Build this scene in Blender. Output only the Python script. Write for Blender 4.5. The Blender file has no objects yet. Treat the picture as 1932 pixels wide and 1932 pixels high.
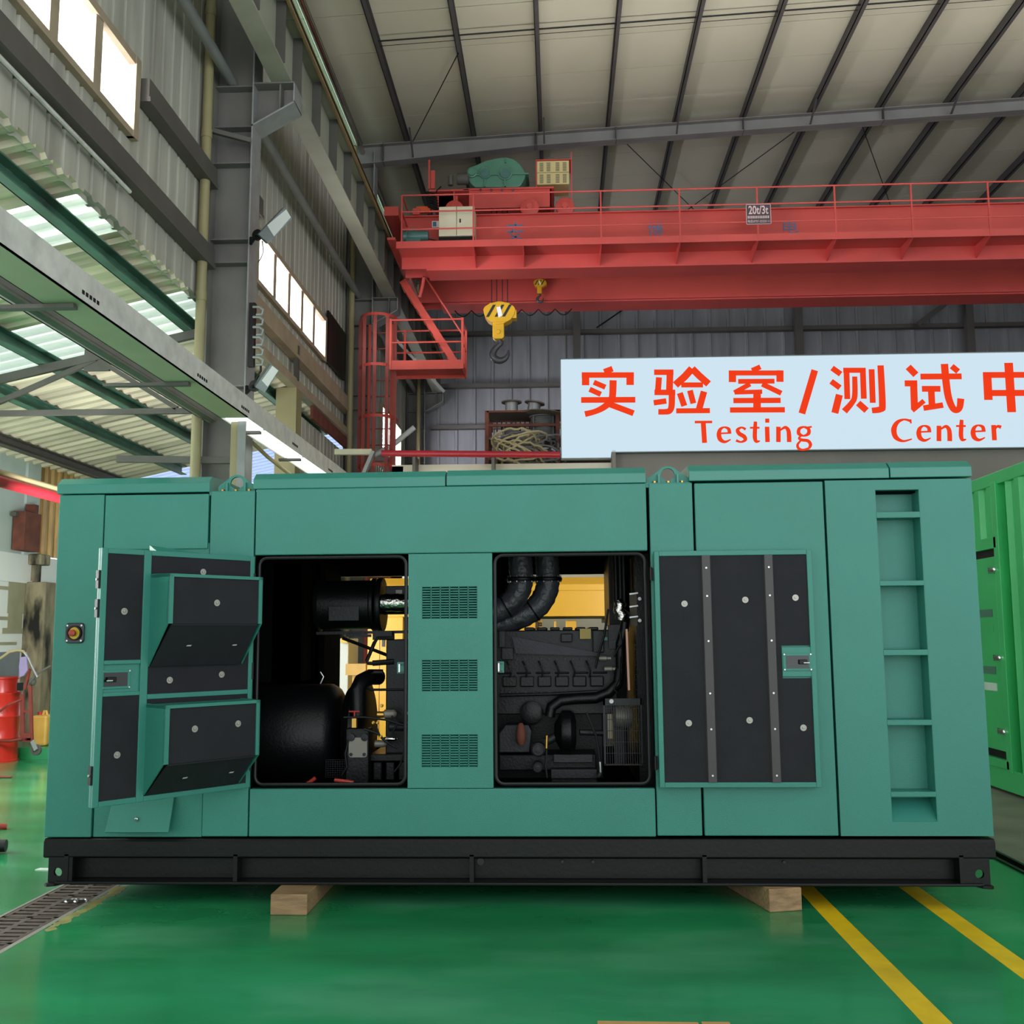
import bpy, math, random
from mathutils import Vector, Matrix
random.seed(7)
SC = bpy.context.scene
COL = SC.collection

# ------------------------------------------------------------------ camera, sky, lights, exposure
FPX, CAMH = 1923.0, 1.6
PITCH = math.atan(234/1923); YAW = math.radians(2.63); ROLL = math.radians(0.2)
_f = Vector((-math.sin(YAW)*math.cos(PITCH), math.cos(YAW)*math.cos(PITCH), math.sin(PITCH)))
_r0 = Vector((math.cos(YAW), math.sin(YAW), 0)); _u0 = _r0.cross(_f)
_r = _r0*math.cos(ROLL) - _u0*math.sin(ROLL)
_u = _u0*math.cos(ROLL) + _r0*math.sin(ROLL)
CAMP = Vector((0, 0, CAMH))
cam = bpy.data.cameras.new('camera'); cam.sensor_width = 36; cam.lens = 36*FPX/1932; cam.clip_end = 200
camo = bpy.data.objects.new('camera', cam); COL.objects.link(camo)
camo.matrix_world = Matrix(((_r.x, _u.x, -_f.x, CAMP.x), (_r.y, _u.y, -_f.y, CAMP.y), (_r.z, _u.z, -_f.z, CAMP.z), (0, 0, 0, 1)))
SC.camera = camo

w = bpy.data.worlds.new('daylight'); SC.world = w; w.use_nodes = True
bg = w.node_tree.nodes['Background']; bg.inputs[0].default_value = (0.90, 0.97, 1.0, 1); bg.inputs[1].default_value = 1.0
_n = w.node_tree.nodes; _l = w.node_tree.links      # overcast sky above, sunlit yard below the horizon, made brighter to light the ceiling
_t = _n.new('ShaderNodeTexCoord'); _s = _n.new('ShaderNodeSeparateXYZ'); _m = _n.new('ShaderNodeMapRange')
_m.inputs[1].default_value = -.06; _m.inputs[2].default_value = .06; _m.inputs[3].default_value = 2.3; _m.inputs[4].default_value = 1.35
_l.new(_t.outputs['Generated'], _s.inputs[0]); _l.new(_s.outputs['Z'], _m.inputs[0]); _l.new(_m.outputs[0], bg.inputs[1])

def area(name, loc, tgt, sx, sy, power, col=(1, 1, 1)):
    l = bpy.data.lights.new(name, 'AREA'); l.shape = 'RECTANGLE'; l.size = sx; l.size_y = sy; l.energy = power; l.color = col
    o = bpy.data.objects.new(name, l); COL.objects.link(o); o.location = loc
    d = Vector(tgt)-Vector(loc); o.rotation_euler = d.to_track_quat('-Z', 'Y').to_euler()
    return o
area('open_gate_daylight', (5, -7, 3.2), (2.2, 10, 4.2), 14, 6, 330, (0.95, 1.0, 1.0))
area('open_side_daylight', (-8.3, 8.6, 2.6), (-3, 4.6, 0.0), 3.6, 3, 330, (0.97, 1.0, 0.97))
area('ceiling_fill', (5.0, 14.25, 5.42), (5.0, 13.4, 11), 13, 0.2, 105, (1.0, 0.97, 0.92)).data.spread = math.radians(84)  # unseen light added behind the sign top to brighten the ceiling
area('left_window_daylight', (-5.5, 4.9, 5.75), (0, 14.5, 8.4), 4.2, 1.0, 1500, (1.0, 0.98, 0.95))
area('far_window_daylight', (-5.6, 12.6, 5.7), (0, 17.5, 8.4), 3.6, 1.0, 1000, (0.93, 0.96, 1.0))
area('aisle_fill', (-2.75, 9.3, 1.7), (-1.0, 11.6, 1.4), 0.9, 1.6, 34).data.spread = math.radians(120)  # unseen fill light added to brighten the yellow generator, no lamp there
area('aisle_fill', (1.3, 9.0, 2.2), (.4, 11.2, 1.6), 0.9, 0.6, 17).data.spread = math.radians(120)  # second added fill for the yellow generator, out of sight
area('leanto_fill', (-4.7, 10.2, 2.3), (-7.9, 14.2, 1.7), 1.0, 1.2, 150)  # unseen light added to brighten the white lean-to wall
area('rear_window_daylight', (-4.6, 22.4, 5.9), (4, 21.5, 10.2), 2.4, 0.9, 500, (0.90, 0.94, 1.0))
SC.view_settings.view_transform = 'Standard'; SC.view_settings.look = 'None'
SC.view_settings.exposure = 0.0; SC.view_settings.gamma = 1.0
try: SC.view_settings.use_curve_mapping = False
except Exception: pass
SC.cycles.max_bounces = 8; SC.cycles.diffuse_bounces = 4; SC.cycles.glossy_bounces = 3
SC.cycles.caustics_reflective = False; SC.cycles.caustics_refractive = False
SC.cycles.sample_clamp_indirect = 6

# ------------------------------------------------------------------ helpers
def ray(x, y): return _f + _r*((x-966)/FPX) - _u*((y-966)/FPX)
def P(x, y, Y): d = ray(x, y); return CAMP + d*(Y/d.y)          # the point of a sight line on the plane at depth Y
def PX(x, y, X): d = ray(x, y); return CAMP + d*(X/d.x)

def srgb(h):
    h = h.lstrip('#'); c = [int(h[i:i+2], 16)/255 for i in (0, 2, 4)]
    return tuple(v/12.92 if v <= .04045 else ((v+.055)/1.055)**2.4 for v in c)
MATS = {}
def mat(name, col, rough=0.5, metal=0.0, var=0.12, scale=3.0, bump=0.0, bscale=60, spec=0.5, stretch=None, emit=None, estr=0, coat=0, dirt=None, dirt_amt=0.5):
    """procedural material: base colour varied by noise, optional dirt blotches and fine bump"""
    if isinstance(col, str): col = srgb(col)
    m = bpy.data.materials.new(name); m.use_nodes = True; nt = m.node_tree; N = nt.nodes; L = nt.links
    b = N['Principled BSDF']
    tc = N.new('ShaderNodeTexCoord'); mp = N.new('ShaderNodeMapping'); L.new(tc.outputs['Object'], mp.inputs[0])
    if stretch: mp.inputs['Scale'].default_value = stretch
    nz = N.new('ShaderNodeTexNoise'); nz.inputs['Scale'].default_value = scale; nz.inputs['Detail'].default_value = 5
    L.new(mp.outputs[0], nz.inputs['Vector'])
    rp = N.new('ShaderNodeMapRange'); rp.inputs[1].default_value = .3; rp.inputs[2].default_value = .7
    rp.inputs[3].default_value = 1-var; rp.inputs[4].default_value = 1+var
    L.new(nz.outputs['Fac'], rp.inputs[0])
    mx = N.new('ShaderNodeMix'); mx.data_type = 'RGBA'; mx.blend_type = 'MULTIPLY'; mx.inputs[0].default_value = 1
    mx.inputs[6].default_value = (*col, 1); L.new(rp.outputs[0], mx.inputs[7])
    out = mx.outputs[2]
    if dirt:
        if isinstance(dirt, str): dirt = srgb(dirt)
        n2 = N.new('ShaderNodeTexNoise'); n2.inputs['Scale'].default_value = scale*.6; n2.inputs['Detail'].default_value = 8
        L.new(mp.outputs[0], n2.inputs['Vector'])
        r2 = N.new('ShaderNodeMapRange'); r2.inputs[1].default_value = .5; r2.inputs[2].default_value = .75; r2.inputs[4].default_value = dirt_amt
        L.new(n2.outputs['Fac'], r2.inputs[0])
        m2 = N.new('ShaderNodeMix'); m2.data_type = 'RGBA'; L.new(r2.outputs[0], m2.inputs[0]); L.new(out, m2.inputs[6]); m2.inputs[7].default_value = (*dirt, 1)
        out = m2.outputs[2]
    L.new(out, b.inputs['Base Color'])
    b.inputs['Roughness'].default_value = rough; b.inputs['Metallic'].default_value = metal
    b.inputs['Specular IOR Level'].default_value = spec
    if coat: b.inputs['Coat Weight'].default_value = coat; b.inputs['Coat Roughness'].default_value = .12
    if emit: b.inputs['Emission Color'].default_value = (*emit, 1); b.inputs['Emission Strength'].default_value = estr
    if bump:
        n3 = N.new('ShaderNodeTexNoise'); n3.inputs['Scale'].default_value = bscale; n3.inputs['Detail'].default_value = 3
        L.new(mp.outputs[0], n3.inputs['Vector'])
        bp = N.new('ShaderNodeBump'); bp.inputs['Strength'].default_value = bump; bp.inputs['Distance'].default_value = .01
        L.new(n3.outputs['Fac'], bp.inputs['Height']); L.new(bp.outputs[0], b.inputs['Normal'])
    MATS[name] = m
    return m

class MB:
    """collects shapes and links them as ONE mesh object"""
    def __init__(s): s.v = []; s.f = []; s.mi = []; s.cur = 0
    def add(s, vs, fs):
        n = len(s.v); s.v += [Vector(v) for v in vs]
        for f in fs: s.f.append([n+i for i in f]); s.mi.append(s.cur)
        return s
    def m(s, i): s.cur = i; return s
    def box(s, x0, x1, y0, y1, z0, z1):
        return s.add([(x0,y0,z0),(x1,y0,z0),(x1,y1,z0),(x0,y1,z0),(x0,y0,z1),(x1,y0,z1),(x1,y1,z1),(x0,y1,z1)],
                     [(3,2,1,0),(4,5,6,7),(0,1,5,4),(1,2,6,5),(2,3,7,6),(3,0,4,7)])
    def hexa(s, p): return s.add(p, [(3,2,1,0),(4,5,6,7),(0,1,5,4),(1,2,6,5),(2,3,7,6),(3,0,4,7)])
    def obox(s, o, ax, ay, az):   # box from corner o along three edge vectors
        o, ax, ay, az = map(Vector, (o, ax, ay, az))
        return s.hexa([o, o+ax, o+ax+ay, o+ay, o+az, o+ax+az, o+ax+ay+az, o+ay+az])
    def beam(s, p, q, wd, ht, up=(0,0,1)):
        p, q = Vector(p), Vector(q); d = (q-p).normalized(); u = Vector(up)
        if abs(d.dot(u)) > .98: u = Vector((0,1,0))
        sd = d.cross(u).normalized(); u = sd.cross(d)
        a = sd*wd/2; b = u*ht/2
        return s.hexa([p-a-b, p+a-b, q+a-b, q-a-b, p-a+b, p+a+b, q+a+b, q-a+b])
    def prism(s, poly, axis, t0, t1):
        def mk(a, b, t): return {'x': (t,a,b), 'y': (a,t,b), 'z': (a,b,t)}[axis]
        n = len(poly); vs = [mk(a,b,t0) for a,b in poly]+[mk(a,b,t1) for a,b in poly]
        return s.add(vs, [list(range(n))[::-1], list(range(n,2*n))]+[(i,(i+1)%n,n+(i+1)%n,n+i) for i in range(n)])
    def holed(s, outer, hole, axis, t0, t1):   # plate with one hole; both outlines have the same number of points
        def mk(a, b, t): return {'x': (t,a,b), 'y': (a,t,b), 'z': (a,b,t)}[axis]
        n = len(outer); vs = [mk(a,b,t) for t in (t0,t1) for L in (outer,hole) for a,b in L]
        fs = []
        for i in range(n):
            j = (i+1) % n
            fs += [(i,j,n+j,n+i), (2*n+j,2*n+i,3*n+i,3*n+j), (i,2*n+i,2*n+j,j), (n+i,n+j,3*n+j,3*n+i)]
        return s.add(vs, fs)
    def tube(s, pts, r, n=10, closed=False, cap=True):
        pts = [Vector(p) for p in pts]; k = len(pts); rs = r if isinstance(r, (list,tuple)) else [r]*k
        base = len(s.v); up = None
        for i, p in enumerate(pts):
            if closed: t = (pts[(i+1)%k]-pts[i-1]).normalized()
            else: t = (pts[min(i+1,k-1)]-pts[max(i-1,0)]).normalized()
            if up is None:
                up = Vector((0,0,1)) if abs(t.z) < .9 else Vector((0,1,0))
            sd = t.cross(up).normalized(); up = sd.cross(t).normalized()
            for j in range(n):
                a = 2*math.pi*j/n; s.v.append(p+(sd*math.cos(a)+up*math.sin(a))*rs[i])
        for i in range(k if closed else k-1):
            for j in range(n):
                a = base+i*n+j; b = base+i*n+(j+1)%n; i2 = (i+1)%k
                s.f.append([a, b, base+i2*n+(j+1)%n, base+i2*n+j]); s.mi.append(s.cur)
        if cap and not closed:
            s.f.append([base+j for j in range(n)][::-1]); s.mi.append(s.cur)
            s.f.append([base+(k-1)*n+j for j in range(n)]); s.mi.append(s.cur)
        return s
    def cyl(s, p, q, r, r2=None, n=24): return s.tube([p, q], [r, r if r2 is None else r2], n)
    def lathe(s, prof, o, d, n=24):   # prof: (radius, distance along d)
        o, d = Vector(o), Vector(d).normalized(); up = Vector((0,0,1)) if abs(d.z) < .9 else Vector((0,1,0))
        sd = d.cross(up).normalized(); up = sd.cross(d); base = len(s.v); k = len(prof)
        for r, t in prof:
            for j in range(n):
                a = 2*math.pi*j/n; s.v.append(o+d*t+(sd*math.cos(a)+up*math.sin(a))*max(r,1e-4))
        for i in range(k-1):
            for j in range(n):
                s.f.append([base+i*n+j, base+i*n+(j+1)%n, base+(i+1)*n+(j+1)%n, base+(i+1)*n+j]); s.mi.append(s.cur)
        s.f.append([base+j for j in range(n)][::-1]); s.mi.append(s.cur)
        s.f.append([base+(k-1)*n+j for j in range(n)]); s.mi.append(s.cur)
        return s
    def corr(s, o, u, v, nrm, pitch, depth, prof=((0,0),(.55,0),(.65,1),(.9,1)), th=.004):
        """corrugated sheet: starts at o, spans vector u (across ribs) and v (along ribs)"""
        o, u, v, nrm = Vector(o), Vector(u), Vector(v), Vector(nrm).normalized(); Lu = u.length; ud = u/Lu
        xs = []; k = 0
        while k*pitch < Lu:
            for a, d in prof:
                t = (k+a)*pitch
                if t < Lu: xs.append((t, d*depth))
            k += 1
        xs.append((Lu, 0)); n = len(xs)
        vs = [o+ud*t+nrm*d for t, d in xs]; vs += [p+v for p in vs]
        return s.add(vs, [(i, i+1, n+i+1, n+i) for i in range(n-1)])
    def ribbon(s, pts, wd, y, th, smooth=0):
        """flat stroke in the XZ plane at depth y (front) with thickness th; pts are (x,z)"""
        k = len(pts); ws = list(wd) if isinstance(wd, (list,tuple)) else [wd]*k
        if smooth and k > 2:
            P2, W2 = [], []
            for i in range(k-1):
                p0, p1, p2, p3 = pts[max(i-1,0)], pts[i], pts[i+1], pts[min(i+2,k-1)]
                for q in range(smooth):
                    t = q/smooth
                    P2.append(tuple(.5*(2*p1[c]+(p2[c]-p0[c])*t+(2*p0[c]-5*p1[c]+4*p2[c]-p3[c])*t*t+(3*p1[c]-p0[c]-3*p2[c]+p3[c])*t**3) for c in (0,1)))
                    W2.append(ws[i]*(1-t)+ws[i+1]*t)
            P2.append(pts[-1]); W2.append(ws[-1]); pts, ws, k = P2, W2, len(P2)
        Lf, Rt = [], []
        for i in range(k):
            a = pts[max(i-1,0)]; b = pts[i]; c = pts[min(i+1,k-1)]
            d1 = Vector((b[0]-a[0], b[1]-a[1])); d2 = Vector((c[0]-b[0], c[1]-b[1]))
            if d1.length < 1e-9: d1 = d2
            if d2.length < 1e-9: d2 = d1
            t = d1.normalized()+d2.normalized(); t.normalize(); nn = Vector((-t.y, t.x))
            sc = 1/max(.5, abs(nn.dot(Vector((-d1.normalized().y, d1.normalized().x)))))
            h = nn*ws[i]/2*sc
            Lf.append((b[0]+h.x, b[1]+h.y)); Rt.append((b[0]-h.x, b[1]-h.y))
        for i in range(k-1):
            s.prism([Lf[i], Lf[i+1], Rt[i+1], Rt[i]], 'y', y, y+th)
        return s
    def build(s, name, mats, parent=None, smooth=False, bevel=0, kind=None):
        me = bpy.data.meshes.new(name)
        off = Vector((0,0,0)); q = parent
        while q is not None: off += q.location; q = q.parent
        me.from_pydata([v-off for v in s.v], [], s.f); me.update()
        for m_ in (mats if isinstance(mats, (list,tuple)) else [mats]): me.materials.append(MATS[m_])
        if len(me.materials) > 1: me.polygons.foreach_set('material_index', s.mi)
        import bmesh
        b = bmesh.new(); b.from_mesh(me); bmesh.ops.recalc_face_normals(b, faces=b.faces); b.to_mesh(me); b.free()
        if smooth:
            me.shade_smooth(); me.set_sharp_from_angle(angle=math.radians(35))
        o = bpy.data.objects.new(name, me); COL.objects.link(o)
        if parent is not None: o.parent = parent
        if bevel:
            bm = o.modifiers.new('bevel', 'BEVEL'); bm.width = bevel; bm.segments = 2; bm.limit_method = 'ANGLE'; bm.angle_limit = math.radians(40)
        if kind: o['kind'] = kind
        return o

def tag(o, label, cat, group=None, kind='thing'):
    o['label'] = label; o['category'] = cat; o['kind'] = kind
    if group: o['group'] = group
    return o
def thing(name, label, cat, loc=(0,0,0), group=None):
    o = bpy.data.objects.new(name, None); COL.objects.link(o); o.location = loc; o.empty_display_size = .2
    return tag(o, label, cat, group)
def copy_tree(o, loc=None, label=None):
    c = o.copy(); COL.objects.link(c)
    if loc is not None: c.location = loc
    if label: c['label'] = label
    for ch in o.children:
        d = ch.copy(); COL.objects.link(d); d.parent = c
        for g in ch.children:
            e = g.copy(); COL.objects.link(e); e.parent = d
    return c
def circle(cx, cz, r, n, a0=0): return [(cx+r*math.cos(a0+2*math.pi*i/n), cz+r*math.sin(a0+2*math.pi*i/n)) for i in range(n)]
def rrect(x0, x1, z0, z1, r, k=4):
    out = []
    for cx, cz, a in ((x1-r,z1-r,0),(x0+r,z1-r,90),(x0+r,z0+r,180),(x1-r,z0+r,270)):
        for i in range(k+1):
            t = math.radians(a+90*i/k); out.append((cx+r*math.cos(t), cz+r*math.sin(t)))
    return out
def text_mesh(mb, body, x, z, h, y, th=.004, width=None, bold=0.0):
    cu = bpy.data.curves.new('lettering', 'FONT'); cu.body = body; cu.offset = bold; cu.extrude = 0
    o = bpy.data.objects.new('lettering', cu); COL.objects.link(o)
    me = bpy.data.meshes.new_from_object(o.evaluated_get(bpy.context.evaluated_depsgraph_get()))
    vs = [v.co.copy() for v in me.vertices]
    if vs:
        x0 = min(v.x for v in vs); x1 = max(v.x for v in vs); z0 = min(v.y for v in vs); z1 = max(v.y for v in vs)
        sz = h/(z1-z0); sx = sz if width is None else width/(x1-x0)
        mb.add([(x+(v.x-x0)*sx, y, z+(v.y-z0)*sz) for v in vs], [list(p.vertices) for p in me.polygons])
    bpy.data.objects.remove(o); bpy.data.curves.remove(cu); bpy.data.meshes.remove(me)
ORD = ['first','second','third','fourth','fifth','sixth','seventh','eighth','ninth','tenth','eleventh','twelfth','thirteenth','fourteenth','fifteenth','sixteenth']

# ------------------------------------------------------------------ materials
mat('teal', '#348274', .42, 0, .05, 2.0, .25, 220, .5)
mat('teal_gloss', '#348274', .22, 0, .04, 2, .1, 220)
mat('black_steel', '#0d0e0e', .42, 0, .2, 4, .1, 40, .3)
mat('black_gloss', '#0e0f10', .22, 0, .2, 4)
mat('insulation', '#26262a', .8, 0, .1, 6, .3, 200, .25)
mat('liner', '#0a0b0d', .9, 0, .2, 3, 0, 60, .06)
mat('rubber', '#0e0e10', .5, 0, .1)
mat('zinc', '#b9bcba', .3, .9, .1, 20)
mat('chrome', '#e3e3e0', .12, 1, .02)
mat('washer', '#a3a198', .45, .7, .1)
mat('engine_black', '#08090b', .42, 0, .3, 8, .2, 60, .32)
mat('engine_grey', '#222227', .5, .2, .25, 8, .2, 60)
mat('wrap', '#34353a', .42, 0, .35, 14, .9, 26, .5)
mat('foil', '#c9c5bd', .22, 1, .15, 25, 1.0, 30)
mat('brass', '#c79a4a', .35, .9, .1)
mat('plate_grey', '#8f8a80', .5, .4, .1)
mat('copper', '#b58a76', .4, .6, .15)
mat('red_plastic', '#b5382e', .4)
mat('yellow_plastic', '#e2b71c', .4)
mat('label_yellow', '#a8903f', .5)
mat('floor_green', '#298c57', .17, 0, .2, 1.1, .05, 5, .5, stretch=(1,2.2,1), dirt='#66ab84', dirt_amt=.55)
mat('concrete_floor', '#8f8a80', .55, 0, .2, 1.5, .1, 20, dirt='#55504a')
mat('yellow_paint', '#f4c81c', .4, 0, .1, 6, dirt='#c39f22', dirt_amt=.4)
mat('rafter_grey', '#827e7c', .55, 0, .12, 2)
mat('grate_iron', '#5a4d44', .6, .4, .3, 12, .4, 60, dirt='#3d2f28')
mat('pit_black', '#060606', .9)
mat('timber', '#9a7a58', .7, 0, .3, 6, .3, 40, stretch=(1,8,8))
mat('column_grey', '#75726d', .55, 0, .12, 2, .1, 30, dirt='#3c3b3c', dirt_amt=.5)
mat('beam_beige', '#9a9c8c', .5, 0, .1, 2, .1, 30, dirt='#6f6a5c', dirt_amt=.5)
mat('beam_dark', '#57534e', .6, 0, .15, 2, .1, 30)
mat('sheet_wall', '#b3b0a4', .6, 0, .16, 1.6, .1, 30, stretch=(3,3,.35), dirt='#6d685c', dirt_amt=.6)
mat('sheet_rear', '#8b8b90', .6, 0, .15, 1.6, .1, 30, stretch=(3,3,.4), dirt='#66646a', dirt_amt=.5)
mat('roof_sheet', '#c9c4b0', .6, 0, .07, .6, .05, 30, dirt='#a09a86', dirt_amt=.4)
mat('purlin_dark', '#4a4848', .6, 0, .15, 3)
mat('lean_sheet', '#e6d6be', .55, 0, .2, 1.2, .05, 30, stretch=(.4,3,1), dirt='#6d6a58', dirt_amt=.7)
mat('lean_green', '#47705f', .5, 0, .2, 3, dirt='#2a3a33', dirt_amt=.8)
mat('pipe_cream', '#958b66', .5, 0, .08, 3, dirt='#8a7d5c', dirt_amt=.4)
mat('pipe_grey', '#8e918e', .45, .2, .1, 4)
mat('galv', '#d8d6d0', .45, 0, .12, 8, dirt='#8c8d88', dirt_amt=.4)
mat('tray_green', '#b3ae93', .5, 0, .06)
mat('rust', '#6b3a2c', .8, 0, .3, 6)
mat('window_frame', '#a3937c', .6, 0, .15)
mat('crane_red', '#c64b45', .45, 0, .08, 1.2, .05, 40, dirt='#9a3833', dirt_amt=.4)
mat('ladder_red', '#bd4436', .5, 0, .1, 4)
mat('pipe_red', '#a3202c', .35, 0, .1, 3)
mat('cabinet_cream', '#d3cbaf', .5, 0, .06, 2, dirt='#b7ab8c', dirt_amt=.4)
mat('resistor_cream', '#cdbb84', .5, 0, .06)
mat('gear_green', '#4f7f6a', .4, 0, .12, 4)
mat('motor_green', '#4a6d68', .4, .1, .15, 5)
mat('orange', '#d9562a', .45)
mat('text_blue', '#4d6f92', .6, 0, .2, 30)
mat('sign_dark', '#4a3a40', .5); mat('sign_pale', '#d8b9ba', .5)
mat('hook_yellow', '#d9a81e', .4, 0, .1, 4)
mat('hook_black', '#20211f', .5)
mat('hook_steel', '#4b4c4e', .45, .5, .2, 6)
mat('paper', '#e8e8e4', .6)
mat('room_beige', '#cfc3b0', .8, 0, .05, 1.5, dirt='#b5a892', dirt_amt=.4)
mat('room_concrete', '#7d7770', .8, 0, .12, .9, .1, 20, dirt='#5d564f', dirt_amt=.7)
mat('container_green', '#45c272', .3, 0, .06, 2, .03, 30, dirt='#46b06a', dirt_amt=.3)
mat('white_paint', '#e4e7e2', .6, 0, .05, 1, dirt='#c2c4bd', dirt_amt=.3)
mat('wall_dado', '#7b8288', .6, 0, .08)
mat('wall_patch', '#9c987c', .7)
mat('brick_dirty', '#8b8066', .85, 0, .35, 4, .5, 30, stretch=(2,2,.6), dirt='#1c1914', dirt_amt=1.6)
mat('sheet_pale', '#b5c2bc', .5, 0, .08, 2)
mat('amber_sheet', '#b89455', .5, 0, .3, 3, 0, 60, stretch=(2,2,.5), dirt='#7a5c30', dirt_amt=.8)
mat('drum_red', '#c02a20', .3, 0, .08, 4)
mat('trolley_red', '#7a3026', .6, 0, .2, 5)
mat('jerry_amber', '#d3a650', .5, 0, .1, 6)
mat('hose_cream', '#a3946f', .5)
mat('rag_lilac', '#8f7fa6', .8)
mat('wheel_grey', '#4c4a46', .6)
mat('genset_yellow', '#d09a26', .4, 0, .03, 2)
mat('cable_grey', '#6a6866', .6, 0, .2, 8)
mat('drum_cable', '#8e8c8c', .4, .5, .1)
mat('wood_old', '#6a5f52', .8, 0, .3, 6)
mat('card', '#c79a5e', .8, 0, .1, 6)
mat('rail_steel', '#6f6255', .3, .8, .2, 3)
mat('steel_shiny', '#b8b0a4', .18, 1, .1, 3)
mat('flood_grey', '#6f7678', .4, .3, .08)
mat('flood_lens', '#c7cbc8', .3, 0, .03)
mat('lamp_lit', '#f4f6f2', .5, 0, 0, emit=(.95,1,.97), estr=1.6)
mat('sign_face', (.03,.04,.05), .6, 0, 0, spec=0, emit=(.60,.75,.85), estr=1.0)
mat('sign_red', (.05,.006,.002), .6, 0, 0, spec=0, emit=(.84,.045,.010), estr=1.0)
mat('stiff_grey', '#3f3b3c', .5, 0, .08)
mat('ladder_dark', '#8f382c', .55, 0, .1)  # darker copy of the ladder red: dimness and haze put into the colour
mat('band_pale', '#cfe6d6', .4, 0, .1)
mat('worn_yellow', '#8d8848', .6, 0, .3, 12)
mat('pane_sea', '#b9c4b8', .4, 0, .05)

def glass_like(name, col, trans):
    """thin weathered pane: part see-through, part light-scattering"""
    m = bpy.data.materials.new(name); m.use_nodes = True; nt = m.node_tree; N = nt.nodes; L = nt.links
    N.remove(N['Principled BSDF'])
    a = N.new('ShaderNodeBsdfTransparent'); b = N.new('ShaderNodeBsdfTranslucent'); b.inputs[0].default_value = (*col, 1); a.inputs[0].default_value = (*col, 1)
    mx = N.new('ShaderNodeMixShader'); mx.inputs[0].default_value = 1-trans
    nz = N.new('ShaderNodeTexNoise'); nz.inputs['Scale'].default_value = 6
    r = N.new('ShaderNodeMapRange'); r.inputs[3].default_value = max(0, 1-trans-.25); r.inputs[4].default_value = min(1, 1-trans+.25)
    L.new(nz.outputs['Fac'], r.inputs[0]); L.new(r.outputs[0], mx.inputs[0])
    L.new(a.outputs[0], mx.inputs[1]); L.new(b.outputs[0], mx.inputs[2]); L.new(mx.outputs[0], N['Material Output'].inputs[0])
    MATS[name] = m
glass_like('window_glass', (.97,.95,.97), .8)
glass_like('translucent_sheet', (.55,.66,.58), .02)
glass_like('translucent_blue', (.6,.7,.95), .3)

# ------------------------------------------------------------------ the setting
DX0, DX1 = -3.235, -2.895      # drain slot
f = MB()
f.box(-14, DX0, -3, 32, -.12, 0); f.box(DX1, 3.10, -3, 32, -.12, 0)
floor = f.build('floor', 'floor_green', kind='structure')
MB().box(3.22, 17, -3, 32, -.12, .002).build('concrete_bay', 'concrete_floor', floor)
for x0, x1 in ((1.49, 1.61), (2.15, 2.275)):
    MB().box(x0, x1, -2.5, 13.5, 0, .0015).build('painted_line', 'yellow_paint', floor)
p = MB(); p.box(DX0-.02, DX0, -3, 14, -.12, .001); p.box(DX1, DX1+.03, -3, 14, -.12, .0012)
p.build('slot_edge', 'concrete_floor', floor)
p = MB(); random.seed(11)
for i in range(26):
    y = 5.75+.95*i/26; x = -2.845+.03*random.random(); r_ = .02+.035*random.random()
    p.prism([(x+r_*random.uniform(.5,1.1)*math.cos(a), y+r_*random.uniform(.6,1.3)*math.sin(a)) for a in [2*math.pi*k/9 for k in range(9)]], 'z', 0, .0008+.00003*i)
p.build('worn_paint', 'worn_yellow', floor)
MB().box(DX0, DX1, -3, 14, -.3, -.12).build('drain_pit', 'pit_black', floor)

EAVE = lambda x: 10.60+.048*(x+2.72)      # underside of the purlins
r = MB(); zr = lambda x: EAVE(x)+.17
for i in range(28):
    y0 = -2+i; th = .012
    r.hexa([(-3.9,y0+.012,zr(-3.9)),(16.2,y0+.012,zr(16.2)),(16.2,y0+1,zr(16.2)),(-3.9,y0+1,zr(-3.9)),
            (-3.9,y0+.012,zr(-3.9)+.03),(16.2,y0+.012,zr(16.2)+.03),(16.2,y0+1,zr(16.2)+.03),(-3.9,y0+1,zr(-3.9)+.03)])
r.hexa([(-3.9,-2,zr(-3.9)+.03),(16.2,-2,zr(16.2)+.03),(16.2,26,zr(16.2)+.03),(-3.9,26,zr(-3.9)+.03),
        (-3.9,-2,zr(-3.9)+.08),(16.2,-2,zr(16.2)+.08),(16.2,26,zr(16.2)+.08),(-3.9,26,zr(-3.9)+.08)])
r.build('ceiling', 'roof_sheet', kind='structure')

XW = -3.8
wl = MB()
def sheet(y0, y1, z0, z1): wl.corr((XW, y0, z0), (0, y1-y0, 0), (0, 0, z1-z0), (1, 0, 0), .24, .03, ((0,0),(.76,0),(.80,-1),(.96,-1)))
ZT = 10.66
sheet(-3, 3.5, 5.10, ZT-.35); sheet(3.5, 8.44, 5.10, 6.03); sheet(3.5, 8.44, 6.75, ZT-.35)
sheet(8.44, 12.22, 5.10, ZT-.35)
sheet(12.22, 15.88, 5.18, 6.03); sheet(12.22, 15.88, 6.72, ZT-.35)
sheet(15.88, 21.3, 5.18, ZT-.35)
sheet(14.25, 17.6, 0, 4.85); sheet(17.6, 25.3, 0, 5.18)
sheet(21.3, 23.8, 6.55, ZT-.35); sheet(21.3, 23.8, 5.18, 5.5); sheet(23.8, 25.3, 5.18, ZT-.35)
wl.build('wall_left', 'sheet_wall', kind='structure')
wr = MB(); wr.corr((-3.9, 25.32, 0), (20.2, 0, 0), (0, 0, 12), (0, -1, 0), .46, .03, ((0,0),(.8,0),(.84,1),(.96,1)))
wr.build('wall_rear', 'sheet_rear', kind='structure')
wg = MB(); wg.corr((16, 8, 0), (0, 17.4, 0), (0, 0, 12), (-1, 0, 0), .24, .03)
wg.build('wall_right', 'sheet_rear', kind='structure')

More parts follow.
